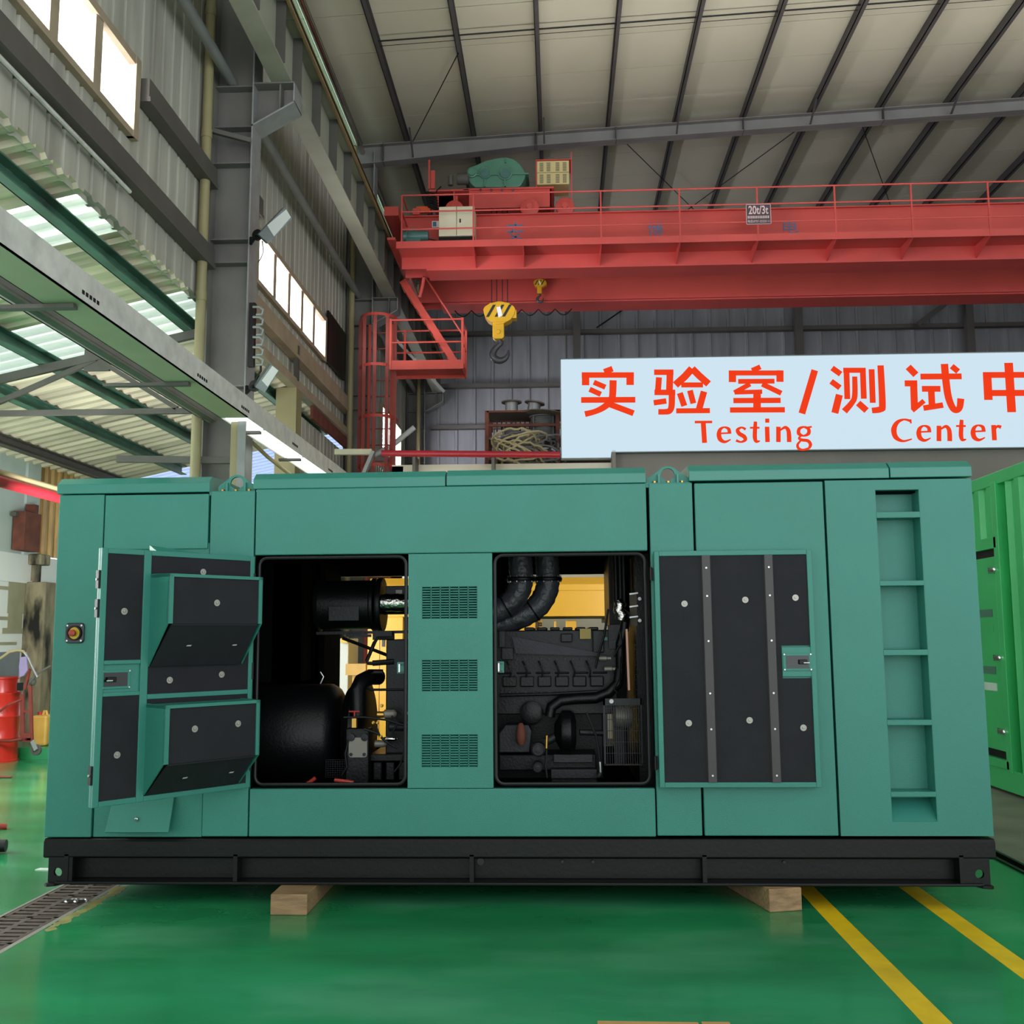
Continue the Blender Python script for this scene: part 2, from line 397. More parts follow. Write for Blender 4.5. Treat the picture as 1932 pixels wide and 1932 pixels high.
def window(n, y0, y1, z0, z1, pitch, x=XW):
    fr = MB()
    fr.box(x-.03, x+.06, y0, y1, z0-.04, z0+.02); fr.box(x-.03, x+.06, y0, y1, z1-.03, z1+.05)
    fr.box(x-.03, x+.07, y1-.04, y1+.06, z0-.04, z1+.05); fr.box(x-.03, x+.06, y0-.05, y0, z0-.04, z1+.05)
    k = 1
    while y1-k*pitch > y0+.1:
        y = y1-k*pitch; fr.box(x-.02, x+.045, y-.065, y+.065, z0, z1); k += 1
    o = fr.build('window_%d' % n, 'window_frame', kind='structure')
    MB().box(x-.008, x+.002, y0, y1-.03, z0, z1-.02).build('pane', 'window_glass', o)
    return o
window(1, 3.5, 8.44, 6.05, 6.72, .72)
window(2, 12.22, 15.88, 6.05, 6.70, .725)
window(3, 21.3, 23.8, 5.52, 6.52, .82)
o = MB().box(XW-.01, XW+.03, -3, 25.3, ZT-.36, ZT-.33).box(XW-.01, XW+.03, -3, 25.3, ZT+.05, ZT+.09).build('window_4', 'window_frame', kind='structure')
MB().box(XW-.012, XW, -3, 25.3, ZT-.34, ZT+.06).build('pane', 'translucent_sheet', o)

# lean-to beside the hall: corrugated roof falling away from the wall, outer wall
LZ = lambda x: 5.15-.22*(-3.85-x)
lr = MB()
segs = [(-2, 5.2, 0), (5.2, 6.1, 1), (6.1, 7.6, 0), (7.6, 8.4, 1), (8.4, 9.9, 0), (9.9, 11.2, 1), (11.2, 17.2, 0), (17.2, 19.6, 2)]
for y0, y1, k in segs:
    lr.m(k).corr((-3.76, y0, LZ(-3.82)), (0, y1-y0, 0), (-4.5, 0, LZ(-8.32)-LZ(-3.82)), (.2, 0, -1), .25, .04, ((0,0),(.5,0),(.6,1),(.92,1)))
lr.build('ceiling_leanto', ['lean_sheet', 'translucent_sheet', 'translucent_blue'], kind='structure')
XL = -7.9
lw = MB(); lw.box(XL-.2, XL, 11.6, 22, 0, 2.82); lw.box(XL-.2, XL+.03, 11.6, 15.0, 2.40, 2.44)
wlo = lw.build('wall_leanto', 'white_paint', kind='structure')
MB().box(XL, XL+.012, 11.6, 14.7, 0, 1.40).build('grey_dado', 'wall_dado', wlo)
m_ = MB()
for y0, y1, z0, z1 in ((14.3,14.75,1.95,2.42),(14.33,14.72,1.74,1.95),(13.95,14.3,2.28,2.33),(14.2,14.75,1.66,1.74),(14.1,14.33,1.85,1.9),(14.1,14.6,1.5,1.54)):
    m_.box(XL, XL+.011, y0, y1, z0, z1)
m_.build('bare_patch', 'wall_patch', wlo)
m_ = MB(); m_.corr((XL-.02, 11.6, 2.82), (0, 3.5, 0), (0, 0, 1.5), (1, 0, 0), .78, .03, ((0,0),(.9,0),(.93,-1),(.97,-1))); m_.build('pale_panel', 'sheet_pale', wlo)
m_ = MB(); m_.corr((XL-.02, 15.1, 2.84), (0, 6, 0), (0, 0, 1.5), (1, 0, 0), .2, .04); m_.build('amber_panel', 'amber_sheet', wlo)

# mezzanine room that carries the sign
YR = 14.0
q = MB(); q.box(.80, 14, YR+.14, YR+.32, 0, 4.9); q.box(.75, .80, YR+.0, YR+.32, 0, 4.16)
q.build('wall_room', 'room_concrete', kind='structure')
q = MB(); q.box(-2.36, .75, YR+.22, YR+.36, 0, 4.02); q.box(-2.36, -2.2, YR+.22, 19, 0, 4.0); q.box(-2.2, 14, YR+.36, 19, 3.7, 3.94)
q.build('wall_parapet', 'room_beige', kind='structure')
q = MB(); q.box(-2.19,-1.86,YR+.19,YR+.22,.9,2.9); q.box(-1.35,-1.18,YR+.19,YR+.22,.9,2.9); q.box(-2.19,-1.18,YR+.19,YR+.22,2.8,2.9); q.box(-2.19,-1.18,YR+.19,YR+.22,.9,1.0)
o = q.build('window_5', 'white_paint', kind='structure'); MB().box(-1.86,-1.35,YR+.2,YR+.215,1,2.8).build('pane', 'pane_sea', o)

# ------------------------------------------------------------------ steelwork
def column(Y, word, extra=None):
    t = thing('steel_column', word, 'steel column', (-3.53, Y, 0), 'columns of the left crane bay')
    m = MB(); m.box(-3.75, -3.32, Y+.09, Y+.104, 0, 10.45)
    m.build('web', 'column_grey', t)
    for x in (-3.765, -3.325): MB().box(x, x+.016, Y-.06, Y+.25, 0, 10.45).build('flange', 'column_grey' if x < -3.5 else 'galv_dull', t)
    for z in (4.25, 5.62, 5.88, 6.75, 7.17, 7.64):
        MB().box(-3.75, -3.325, Y-.03, Y+.22, z, z+.014).build('stiffener', 'column_grey', t)
    c = MB(); c.prism([(-3.31,7.18),(-2.87,7.43),(-2.87,7.665),(-3.31,7.665)], 'y', Y+.09, Y+.104)
    c.box(-3.31, -2.855, Y-.06, Y+.25, 7.652, 7.668); c.box(-3.03,-3.015,Y-.04,Y+.24,7.36,7.655)
    co = c.build('corbel', 'column_grey', t)
    d = MB(); d.hexa([(-3.325,Y-.06,7.16),(-3.325,Y+.25,7.16),(-2.855,Y+.25,7.425),(-2.855,Y-.06,7.425),(-3.325,Y-.06,7.18),(-3.325,Y+.25,7.18),(-2.855,Y+.25,7.445),(-2.855,Y-.06,7.445)])
    d.box(-2.870,-2.855,Y-.06,Y+.25,7.43,7.66)
    d.build('flange', 'galv_dull', co)
    return t
mat('galv_dull', '#8d8f8e', .5, .1, .12, 6)
column(10.5, 'grey steel column nearest the generator, with two floodlights on its edge')
column(17.7, 'grey steel column behind the red caged ladder')
column(24.9, 'grey steel column standing against the rear wall')

for k, (y0, y1) in enumerate(((3.3, 10.5), (10.5, 17.7), (17.7, 24.9))):
    lab = ['beige crane runway beam ending above the nearest column, highest in the picture', 'beige crane runway beam between the nearest column and the ladder column', 'pale runway beam seen through the red platform railing, far bay'][k]
    t = thing('runway_beam', lab, 'crane beam', (-3.0, y0, 7.68), 'crane runway beams along the left wall')
    MB().box(-3.12, -2.895, y0+.01, y1-.01, 7.672, 7.69).build('bottom_flange', 'beam_beige', t)
    MB().box(-3.02, -3.0, y0+.01, y1-.01, 7.69, 8.43).build('web', 'beam_beige', t)
    MB().box(-3.15, -2.87, y0+.01, y1-.01, 8.43, 8.45).build('top_flange', 'beam_beige', t)
    n = 8
    for i in range(n):
        y = y0+.35+(y1-y0-.7)*i/(n-1)
        MB().box(-3.0, -2.89, y, y+.012, 7.72, 8.43).build('stiffener', 'beam_dark', t)  # darker than the web: shade on the plate faces put into the colour
t = thing('crane_rail', 'steel crane rail with a brown edge strip on top of the beige beams', 'rail', (-3.0, 3.3, 8.45))
MB().box(-3.04, -2.97, 3.3, 25, 8.45, 8.54).build('rail_head', 'rail_steel', t)

mat('rust_tan', '#8d7650', .6, 0, .2, 3)
MB().box(-2.865, -2.835, 3.3, 25, 8.36, 8.46).build('edge_strip', 'rust_tan', t)
MB().box(-2.83, -2.822, 3.3, 25, 8.40, 8.42).build('conductor_wire', 'black_steel', t)

tag(MB().tube([(-3.55, -1, 10.46), (-3.55, 25, 10.46)], .055, 14).build('gutter_pipe', 'steel_shiny', None, True), 'shiny steel pipe running under the eaves beside the pale strip', 'pipe')
for k in range(16):
    x = -3.62 if k == 0 else -2.72+1.228*(k-1)
    z = EAVE(x)
    m = MB(); m.box(x-.035, x+.035, -2, 25.3, z, z+.012); m.box(x-.035, x-.023, -2, 25.3, z, z+.165); m.box(x-.035, x+.035, -2, 25.3, z+.155, z+.168)
    tag(m.build('roof_purlin', 'purlin_dark'), 'dark steel roof purlin under the pale ceiling, %s from the left wall' % ORD[k], 'roof purlin', 'roof purlins')
for Y, lab in ((10.5, 'grey roof rafter above the nearest column, over the top of the picture'), (17.7, 'grey tapered roof rafter crossing above the red crane'), (24.85, 'dark roof rafter against the rear wall')):
    t = thing('roof_rafter', lab, 'roof rafter', (-3.5, Y, 10.2), 'roof rafters')
    top = lambda x: EAVE(x)-.003
    bot = lambda x: (10.22+.085*(x+3.17)) if x < -.36 else (10.459+.05*(x+.36))
    m = MB()
    for x0, x1 in ((-3.75,-.36),(-.36,3.4),(3.4,8.4),(8.4,16)):
        m.hexa([(x0,Y,bot(x0)),(x1,Y,bot(x1)),(x1,Y+.012,bot(x1)),(x0,Y+.012,bot(x0)),(x0,Y,top(x0)),(x1,Y,top(x1)),(x1,Y+.012,top(x1)),(x0,Y+.012,top(x0))])
    m.build('web', 'rafter_grey', t)
    for fn, s_, nm in ((bot, .014, 'bottom_flange'), (top, -.014, 'top_flange')):
        m = MB()
        for x0, x1 in ((-3.75,-.36),(-.36,3.4),(3.4,8.4),(8.4,16)):
            a, b = fn(x0), fn(x1)
            m.hexa([(x0,Y-.1,a),(x1,Y-.1,b),(x1,Y+.11,b),(x0,Y+.11,a),(x0,Y-.1,a+s_),(x1,Y-.1,b+s_),(x1,Y+.11,b+s_),(x0,Y+.11,a+s_)])
        m.build(nm, 'rafter_grey', t)
    for x in (-3.16, -.38, -.34, 1.1, 3.4, 5.9):
        MB().box(x, x+.014, Y-.1, Y+.11, bot(x), top(x)).build('stiffener', 'purlin_dark', t)
    for x in (-2.6, -.2, 2.2, 4.6, 7.1):
        MB().beam((x, Y-.04, bot(x)+.02), (x+.0, Y-.55, EAVE(x)+.02), .03, .03).build('fly_brace', 'purlin_dark', t)
m = MB()
for yy, rr_ in ((14.55,.012), (14.68,.005)): m.tube([(-2.72, yy, EAVE(-2.72)+.07), (14, yy, EAVE(14)+.07)], rr_, 6)
tag(m.build('sag_rod', 'black_steel'), 'thin double rod across the purlins on the near side of the rafter', 'rod')
for (xa, ya, xb, yb, lab) in ((-1.5, 14.9, -2.6, 17.6, 'thin diagonal brace wire across the pale ceiling above the gearbox'), (1.2, 18, 4.6, 24.6, 'thin diagonal wire under the dark ceiling behind the crane, falling right'), (4.6, 18, 1.4, 24.6, 'thin diagonal wire under the dark ceiling behind the crane, rising right'), (5.6, 18, 8.6, 24.6, 'thin diagonal wire under the dark ceiling far right behind the crane')):
    tag(MB().tube([(xa, ya, EAVE(xa)-.01), (xb, yb, EAVE(xb)-.01)], .009, 6).build('brace_wire', 'black_steel'), lab, 'wire')
for z, lab in ((9.25, 'dark wall girt on the rear wall just under the crane'), (7.89, 'dark wall girt on the rear wall at the height of the big hook'), (6.83, 'dark wall girt low on the rear wall behind the cable reels'), (10.6, 'dark wall girt on the rear wall behind the crane girders')):
    tag(MB().box(-3.2, 15.8, 25.10, 25.285, z-.05, z+.05).build('wall_girt', 'beam_dark'), lab, 'wall girt', 'rear wall girts')
for x, lab in ((.5, 'dark gable post on the rear wall right of the big hook'), (6.02, 'dark gable post on the rear wall above the middle of the sign'), (10.2, 'wide dark gable post on the rear wall above the right end of the sign')):
    tag(MB().box(x-.09, x+.09, 24.9, 25.09, 0, EAVE(x)).build('gable_post', 'beam_dark'), lab, 'post', 'gable posts')
tag(MB().tube([(1.0, 25.0, 9.3), (2.9, 25.0, 10.6)], .02, 6).build('brace_rod', 'black_steel'), 'diagonal brace rod on the rear wall right of the hook', 'rod')
tag(MB().beam((8.9, 24.8, 9.2), (10.8, 24.8, 10.6), .12, .12).build('corner_brace', 'beam_dark'), 'dark diagonal brace at the far right of the rear wall', 'brace')

# girts and pipes on the left wall
def girt(name, y0, y1, z0, z1, lab, m='beam_dark', x=-3.79, dp=.12):
    g = MB(); g.box(x, x+dp, y0, y1, z0, z1); g.box(x+dp, x+dp+.012, y0, y1, z0, z0+.045)
    return tag(g.build(name, m), lab, 'wall girt', 'left wall girts')
girt('wall_girt', -2, 10.4, 5.52, 5.74, 'dark wall girt below the nearest row of windows')
girt('wall_girt', 8.55, 10.4, 6.42, 6.64, 'dark wall girt between the nearest window and the column')
girt('wall_girt', 10.72, 17.6, 5.52, 5.78, 'brownish wall girt below the second row of windows', 'window_frame')
girt('wall_girt', 10.72, 17.6, 5.08, 5.22, 'brown wall girt along the bottom edge of the cladding behind the nearest column', 'window_frame')
girt('wall_girt', 10.72, 12.1, 6.8, 7.05, 'dark wall girt above the second row of windows', 'beam_dark')
tag(MB().box(-3.95, -3.66, 13.85, 14.15, 0, 5.08).build('wall_post', 'pipe_cream'), 'cream wall post below the second row of windows', 'post')
tag(MB().box(-3.72, -3.66, 13.9, 13.98, 5.2, 5.7).build('girt_strut', 'beam_dark'), 'short dark strut between the two girts under the second windows', 'strut')
tag(MB().beam((-3.70, 14.9, 4.96), (-3.70, 17.5, 4.96), .04, .2).build('canvas_strip', 'rust'), 'rusty red strip under the cladding edge near the ladder', 'strip')
tag(MB().box(-3.76,-3.72,16.0,17.3,6.05,6.9).build('black_sheet', 'black_steel'), 'black sheet panel on the wall right of the second windows', 'panel')
for (x, y, z0, z1, lab) in ((-3.725, 10.18, 0, 10.4, 'cream downpipe standing in front of the nearest column'), (-3.64, 17.4, 0, 10.4, 'cream downpipe beside the ladder column'), (-3.45, 24.7, 0, 10.4, 'cream downpipe at the far column by the rear wall')):
    t = thing('downpipe', lab, 'pipe', (x, y, 0), 'cream downpipes')
    MB().tube([(x, y, z0), (x, y, z1)], .052, 16).build('pipe', 'pipe_cream', t, True)
    for z in (3.9, 5.1, 6.9, 8.3, 9.6): MB().cyl((x, y, z), (x, y, z+.1), .058, n=16).build('coupling', 'pipe_cream', t, True)
for y0, y1, lab in ((3.4, 10.55, 'grey round tie pipe ending at the top of the nearest column'), (10.72, 17.7, 'grey round tie pipe slanting down past the floodlight to the ladder column'), (17.9, 24.9, 'grey round tie pipe in the far bay behind the ladder')):
    tag(MB().tube([(-3.58, y0, 7.72), (-3.58, y1, 7.72)], .058, 14).build('tie_pipe', 'pipe_grey', None, True), lab, 'pipe', 'tie pipes between columns')
tag(MB().beam(P(345, 232, 10.2), P(473, 266, 10.4), .05, .05).build('knee_brace', 'beam_dark'), 'thin dark angle bar from the wall girt to the nearest column', 'brace')
tag(MB().tube([(-3.72, 3, 5.47), (-3.72, 8.35, 5.47)], .018, 8).build('wall_conduit', 'galv', None, True), 'thin pale conduit along the cladding below the nearest girt', 'conduit')

# lean-to framing
for x, m, lab in ((-4.02, 'lean_green', 'dark green lean-to purlin next to the wall cladding'), (-5.62, 'lean_green', 'green lean-to purlin in the middle of the corrugated roof'), (-6.45, 'lean_green', 'green lean-to purlin near the lower side of the roof'), (-7.45, 'beam_dark', 'dark lean-to purlin at the eaves above the white wall')):
    z = LZ(x)-.05
    g = MB(); g.box(x-.05, x+.05, -1, 17.1, z-.15, z-.135); g.box(x-.05, x-.038, -1, 17.1, z-.15, z); g.box(x-.05, x+.05, -1, 17.1, z-.012, z)
    tag(g.build('leanto_purlin', m), lab, 'roof purlin', 'lean-to purlins')
t = thing('leanto_truss', 'dark steel truss under the lean-to roof, left of the nearest column', 'truss', (-3.8, 10.6, 4))
zc = lambda x: LZ(x)-.26
MB().beam((-3.8,10.6,zc(-3.8)), (-7.8,10.6,zc(-7.8)), .06, .09).build('top_chord', 'beam_dark', t)
MB().beam((-3.8,10.6,4.02), (-7.8,10.6,4.02), .05, .06).build('tie', 'beam_dark', t)
MB().beam((-5.0,10.6,zc(-5)-.03), (-4.1,10.6,4.05), .05, .05).build('brace', 'beam_dark', t)
MB().beam((-5.0,10.6,zc(-5)-.03), (-6.3,10.6,4.05), .05, .05).build('brace', 'beam_dark', t)
MB().box(-5.14,-4.86,10.58,10.62,zc(-5)-.16,zc(-5)+.08).build('gusset_plate', 'beam_dark', t)
g = MB(); g.box(-3.72,-3.60,1,10.42,3.86,3.875); g.box(-3.72,-3.705,1,10.42,3.86,4.06); g.box(-3.72,-3.60,1,10.42,4.045,4.06); g.box(-3.612,-3.60,1,10.42,4.0,4.06); g.tube([(-3.66,1,3.92),(-3.66,10.42,3.92)],.075,12)
tag(g.build('lintel_beam', 'column_grey'), 'dark grey rail beam running along under the lean-to roof into the nearest column', 'beam')
tag(MB().beam((-4.6,10.3,3.45),(-3.35,10.3,3.42),.05,.07).build('cross_bar', 'beam_dark'), 'brown flat bar across the foot of the nearest column just above the generator', 'bar')

# ------------------------------------------------------------------ the generator set
G = thing('generator_set', 'big teal enclosed generator with both side doors open, standing on timber blocks', 'generator', (-0.32, 6.3, .125))
YF, YB = 6.3, 8.6
# black skid
b = MB()
b.prism([(YF-.005,.285),(YF-.005,.375),(YF+.005,.392),(YF+.16,.392),(YF+.16,.275),(YF+.01,.275)], 'x', -3.165, 2.545)
b.box(-3.05, 2.44, YF+.09, YF+.10, .14, .29)
b.box(-3.08, 2.46, YF-.02, YF+.15, .125, .142)
b.prism([(YB+.005,.285),(YB+.005,.375),(YB-.005,.392),(YB-.16,.392),(YB-.16,.275),(YB-.01,.275)], 'x', -3.165, 2.545)
b.box(-3.05, 2.44, YB-.10, YB-.09, .14, .29); b.box(-3.08, 2.46, YB-.15, YB+.02, .125, .142)
for x in (-3.05, 2.43): b.box(x, x+.012, YF+.1, YB-.1, .14, .39)
base = b.build('base_frame', 'black_steel', G, bevel=.006)
for x in (-3.03, -1.985, -.55, .835, 2.33):
    MB().box(x, x+.025, YF-.005, YF+.10, .142, .30).build('stiffener', 'black_steel', base)
    MB().box(x, x+.025, YB-.10, YB+.005, .142, .30).build('stiffener', 'black_steel', base)
for x, s_ in ((-3.055, -1), (2.43, 1)):
    a, c_ = x-.075, x+.075
    out = rrect(a, c_, .13, .30, .012, 5); hole = [(x+s_*.015+.026*math.cos(t), .193+.026*math.sin(t)) for t in [math.radians(q) for cn in (0,90,180,270) for q in [cn+90*i/5 for i in range(6)]]]
    m = MB(); m.holed(out, hole, 'y', YF+.0, YF+.022)
    m.prism([(x-.08,YF+.15),(x-.08 if s_<0 else x+.02,YF-.03),(x+s_*.06,YF-.045),(x+.08 if s_>0 else x-.02,YF-.03),(x+.08,YF+.15)], 'z', .117, .133)
    m.build('lifting_lug', 'black_steel', base)
for x, r_ in ((-.49, .022), (.005, .009), (.19, .009), (1.33, .008)):
    m = MB(); m.cyl((x, YF+.094, .245), (x, YF+.07, .245), r_, n=16)
    m.build('port_plug', 'black_gloss', base, True)

# canopy skin: separate sheets with open seams between them
g4 = .004
def sheetpart(name, x0, x1, z0, z1, y0=YF, th=.05, m='teal', bev=.006): return MB().box(x0+g4, x1-g4, y0, y0+th, z0+g4, z1-g4).build(name, m, G, bevel=bev)
sheetpart('corner_panel', -3.17, -2.87, .395, 2.52)
p = MB(); p.box(-2.866, -2.19, YF+.012, YF+.06, .399, 2.2); p.build('lower_panel', 'teal', G, bevel=.004)
sheetpart('upper_panel', -2.87, -2.195, 2.157, 2.515, YF-.002)
sheetpart('lift_post_panel', -2.19, -1.90, .40, 2.53)
sheetpart('upper_panel', -1.90, .56, 2.112, 2.54)
sheetpart('lower_panel', -1.90, .57, .40, .69)
sheetpart('lift_post_panel', .57, .845, .405, 2.54)
sheetpart('side_panel', .85, 1.645, .405, 2.535)
cp = MB(); VX0, VX1 = -.842, -.497; VZ = ((1.708,1.909),(1.266,1.46),(.812,1.010))
zs = .69
for z0, z1 in sorted(VZ):
    cp.box(-.926, -.405, YF, YF+.05, zs, z0); cp.box(-.926, VX0, YF, YF+.05, z0, z1); cp.box(VX1, -.405, YF, YF+.05, z0, z1); zs = z1
cp.box(-.926, -.405, YF, YF+.05, zs, 2.112)
center = cp.build('vent_panel', 'teal', G)
for z0, z1 in VZ:
    v = MB(); nr, nc = 13, 6; dz = (z1-z0)/nr; dx = (VX1-VX0)/nc
    for i in range(nr+1): v.box(VX0, VX1, YF+.0005, YF+.006, z0+i*dz-.0028, z0+i*dz+.0028)
    for j in range(nc+1): v.box(VX0+j*dx-.0028, VX0+j*dx+.0028, YF+.0005, YF+.006, z0, z1)
    for i in range(nr): v.hexa([(VX0,YF+.006,z0+i*dz),(VX1,YF+.006,z0+i*dz),(VX1,YF+.007,z0+i*dz),(VX0,YF+.007,z0+i*dz),
                                (VX0,YF+.034,z0+i*dz+dz*.75),(VX1,YF+.034,z0+i*dz+dz*.75),(VX1,YF+.035,z0+i*dz+dz*.75),(VX0,YF+.035,z0+i*dz+dz*.75)])
    v.build('vent_grille', 'teal', center)
    MB().box(VX0-.01, VX1+.01, YF+.05, YF+.06, z0-.01, z1+.01).build('dark_backing', 'liner', center)
# end panel with ladder recess
LX0, LX1, LZ0, LZ1 = 1.955, 2.222, .49, 2.475
e = MB(); e.box(1.654, LX0, YF, YF+.05, .409, 2.535); e.box(LX1, 2.54, YF, YF+.05, .409, 2.535); e.box(LX0, LX1, YF, YF+.05, .409, LZ0); e.box(LX0, LX1, YF, YF+.05, LZ1, 2.535)
end = e.build('end_panel', 'teal', G)
d_ = .13
rc = MB(); rc.box(LX0-.001, LX0+.003, YF+.001, YF+d_, LZ0, LZ1); rc.box(LX1-.003, LX1+.001, YF+.001, YF+d_, LZ0, LZ1); rc.box(LX0-.001, LX1+.001, YF+d_, YF+d_+.01, LZ0, LZ1); rc.box(LX0+.003, LX1-.003, YF+.001, YF+d_, LZ1-.003, LZ1+.001)
rc.hexa([(LX0,YF+.002,LZ0-.001),(LX1,YF+.002,LZ0-.001),(LX1,YF+d_,LZ0+.11),(LX0,YF+d_,LZ0+.11),(LX0,YF+.001,LZ0+.003),(LX1,YF+.001,LZ0+.003),(LX1,YF+d_,LZ0+.12),(LX0,YF+d_,LZ0+.12)])
rc.build('ladder_recess', 'teal', end)
for z0, z1 in ((2.298,2.336),(1.883,1.915),(1.464,1.499),(1.05,1.083),(.633,.664)):
    MB().box(LX0, LX1, YF-.002, YF+d_, z0, z1).build('ladder_step', 'teal', end, bevel=.004)
# ends, back, roof deck, floor, dark lining
sh = MB(); sh.box(-3.17, -3.12, YF+.05, YB, .395, 2.52); sh.box(2.49, 2.54, YF+.05, YB, .409, 2.535)
OX = ((-1.88,-.93), (-.40,.55))
def back(y0, y1, m_):
    m_.box(-3.17, -1.88, y0, y1, .395, 2.535); m_.box(-.93, -.40, y0, y1, .395, 2.535); m_.box(.55, 2.54, y0, y1, .395, 2.535)
    for a, c_ in OX: m_.box(a, c_, y0, y1, .395, .70); m_.box(a, c_, y0, y1, 2.11, 2.535)
back(YB-.05, YB, sh); sh.build('rear_shell', 'teal', G)
ln = MB(); back(YB-.07, YB-.052, ln)
ln.box(-3.1, 2.48, YF+.06, YB-.07, .40, .45); ln.box(-3.1, 2.48, YF+.06, YB-.07, 2.46, 2.5)
ln.box(-2.3,-2.27,YF+.07,YB-.08,.45,2.46); ln.box(.93,.96,YF+.07,YB-.08,.45,2.46)
ln.box(-1.9,.57,YF+.06,YF+.075,2.12,2.46); ln.box(-.90,-.43,YF+.065,YF+.08,.45,2.12); ln.box(-1.9,.57,YF+.06,YF+.075,.45,.69); ln.box(-2.27,-1.9,YF+.065,YF+.08,.45,2.46); ln.box(.57,.93,YF+.065,YF+.08,.45,2.46)
ln.build('acoustic_lining', 'liner', G)
# roof covers
def cover(x0, x1, z0, zr_, nm='roof_cover', end_in=0.0):
    m = MB()
    m.prism([(YF-.006,z0),(YF-.006,z0+.062),(YF+.05,z0+.105),(YF+.3,z0+.118),(YB-.3,z0+.118),(YB-.05,z0+.105),(YB+.006,z0+.062),(YB+.006,z0)], 'x', x0, x1)
    return m.build(nm, 'teal_gloss', G, bevel=.004)
cover(-3.182, -2.195, 2.522, 0); cover(-1.915, -.696, 2.535, 0); cover(-.688, .557, 2.538, 0)
cover(.822, 2.045, 2.545, 0); cover(2.052, 2.545, 2.547, 0)
MB().box(-2.2, -1.91, YF+.01, YB-.01, 2.50, 2.528).build('roof_gutter', 'teal', G)
MB().box(.55, .83, YF+.01, YB-.01, 2.51, 2.54).build('roof_gutter', 'teal', G)
for x0, x1, z in ((-2.155, -1.915, 2.528), (.565, .83, 2.54)):
    cx = (x0+x1)/2+.0; h = .108
    out = []; n = 24
    for i in range(13): t = math.radians(40+100*i/12); out.append((cx+.075*math.cos(t), z+h-.075+.075*math.sin(t)))
    out += [(cx-.085,z+.06),(cx-.11,z+.045),(x0,z+.03),(x0,z)] + [(cx,z)] + [(x1,z),(x1,z+.03),(cx+.11,z+.045),(cx+.085,z+.06)]
    N_ = len(out)
    hole = []
    for (a, c_) in out:
        t = math.atan2(c_-(z+.05), a-cx); hole.append((cx+.043*math.cos(t), z+.052+.043*math.sin(t)))
    m = MB(); m.holed(out, hole, 'y', YF+.045, YF+.065); le = m.build('lifting_eye', 'teal', G)
    m = MB()
    for s_ in (-1, 1): m.box(cx+s_*.058-.006, cx+s_*.058+.006, YF+.02, YF+.22, z, z+.055)
    m.build('eye_brace', 'teal_gloss', le)
    m = MB()
    for q in (-.085, 0, .085): m.lathe([(.012,0),(.012,.012)], (cx+q, YF+.03, z), (0,0,1), 6)
    m.build('eye_bolts', 'brass', le)
for x in (1.22, 1.95):
    m = MB(); y = YF+.4; m.tube([(x-.11,y,2.64),(x-.11,y,2.685),(x-.10,y,2.695),(x+.10,y,2.695),(x+.11,y,2.685),(x+.11,y,2.64)], .006, 8)
    m.build('roof_handle', 'zinc' if x < 1.5 else 'black_steel', G, True)
# door seals
for a, c_ in OX:
    pts = [(x, YF+.012, z) for x, z in rrect(a+.012, c_-.012, .712, 2.098, .05, 5)]
    MB().tube(pts, .011, 8, closed=True).build('door_seal', 'rubber', G, True)
# strike plates
for x, s_ in ((-.975, 1), (-.362, -1)):
    m = MB(); m.box(x-.025, x+.025, YF+.03, YF+.036, 1.375, 1.445); st = m.build('strike_plate', 'teal', G, bevel=.003)
    m = MB(); m.tube([(x-.006,YF+.03,1.432),(x-.006,YF+.002,1.432),(x-.006,YF+.002,1.388),(x-.006,YF+.03,1.388)], .005, 8); m.build('strike_pin', 'chrome', st, True)
    m = MB()
    for z in (1.385, 1.432): m.box(x-.016, x+.016, YF+.027, YF+.0305, z-.005, z+.005)
    m.build('strike_slots', 'black_gloss', st)
# emergency stop
es = MB(); es.prism(rrect(-3.085, -2.965, 1.578, 1.704, .022), 'y', YF-.012, YF); es = es.build('emergency_stop', 'black_gloss', G, bevel=.004)
MB().lathe([(.038,0),(.038,.004)], (-3.022,YF-.012,1.641), (0,-1,0), 24).build('yellow_ring', 'yellow_plastic', es, True)
MB().lathe([(.047,0),(.047,.012),(.038,.012),(.038,0)], (-3.025,YF-.012,1.641), (0,-1,0), 24).build('bezel', 'black_steel', es, True)
MB().lathe([(.014,0),(.014,.018),(.022,.02),(.021,.032),(.012,.036)], (-3.027,YF-.014,1.641), (0,-1,0), 20).build('stop_button', 'red_plastic', es, True)
m = MB()
for x in (-3.07,-2.98):
    for z in (1.594,1.688): m.lathe([(.006,0),(.006,.004)], (x,YF-.012,z), (0,-1,0), 10)
m.build('screws', 'zinc', es)
# fuel flap, ajar
fl = MB(); fl.hexa([(-2.75,YF-.085,.445),(-2.36,YF-.085,.445),(-2.36,YF-.075,.44),(-2.75,YF-.075,.44),(-2.74,YF,.66),(-2.36,YF,.66),(-2.36,YF+.008,.66),(-2.74,YF+.008,.66)])
fl = fl.build('fuel_flap', 'teal', G, bevel=.002)
MB().lathe([(.012,0),(.012,.008),(.007,.012)], (-2.565,YF-.063,.52), (0,-1,-.35), 12).build('flap_lock', 'zinc', fl, True)

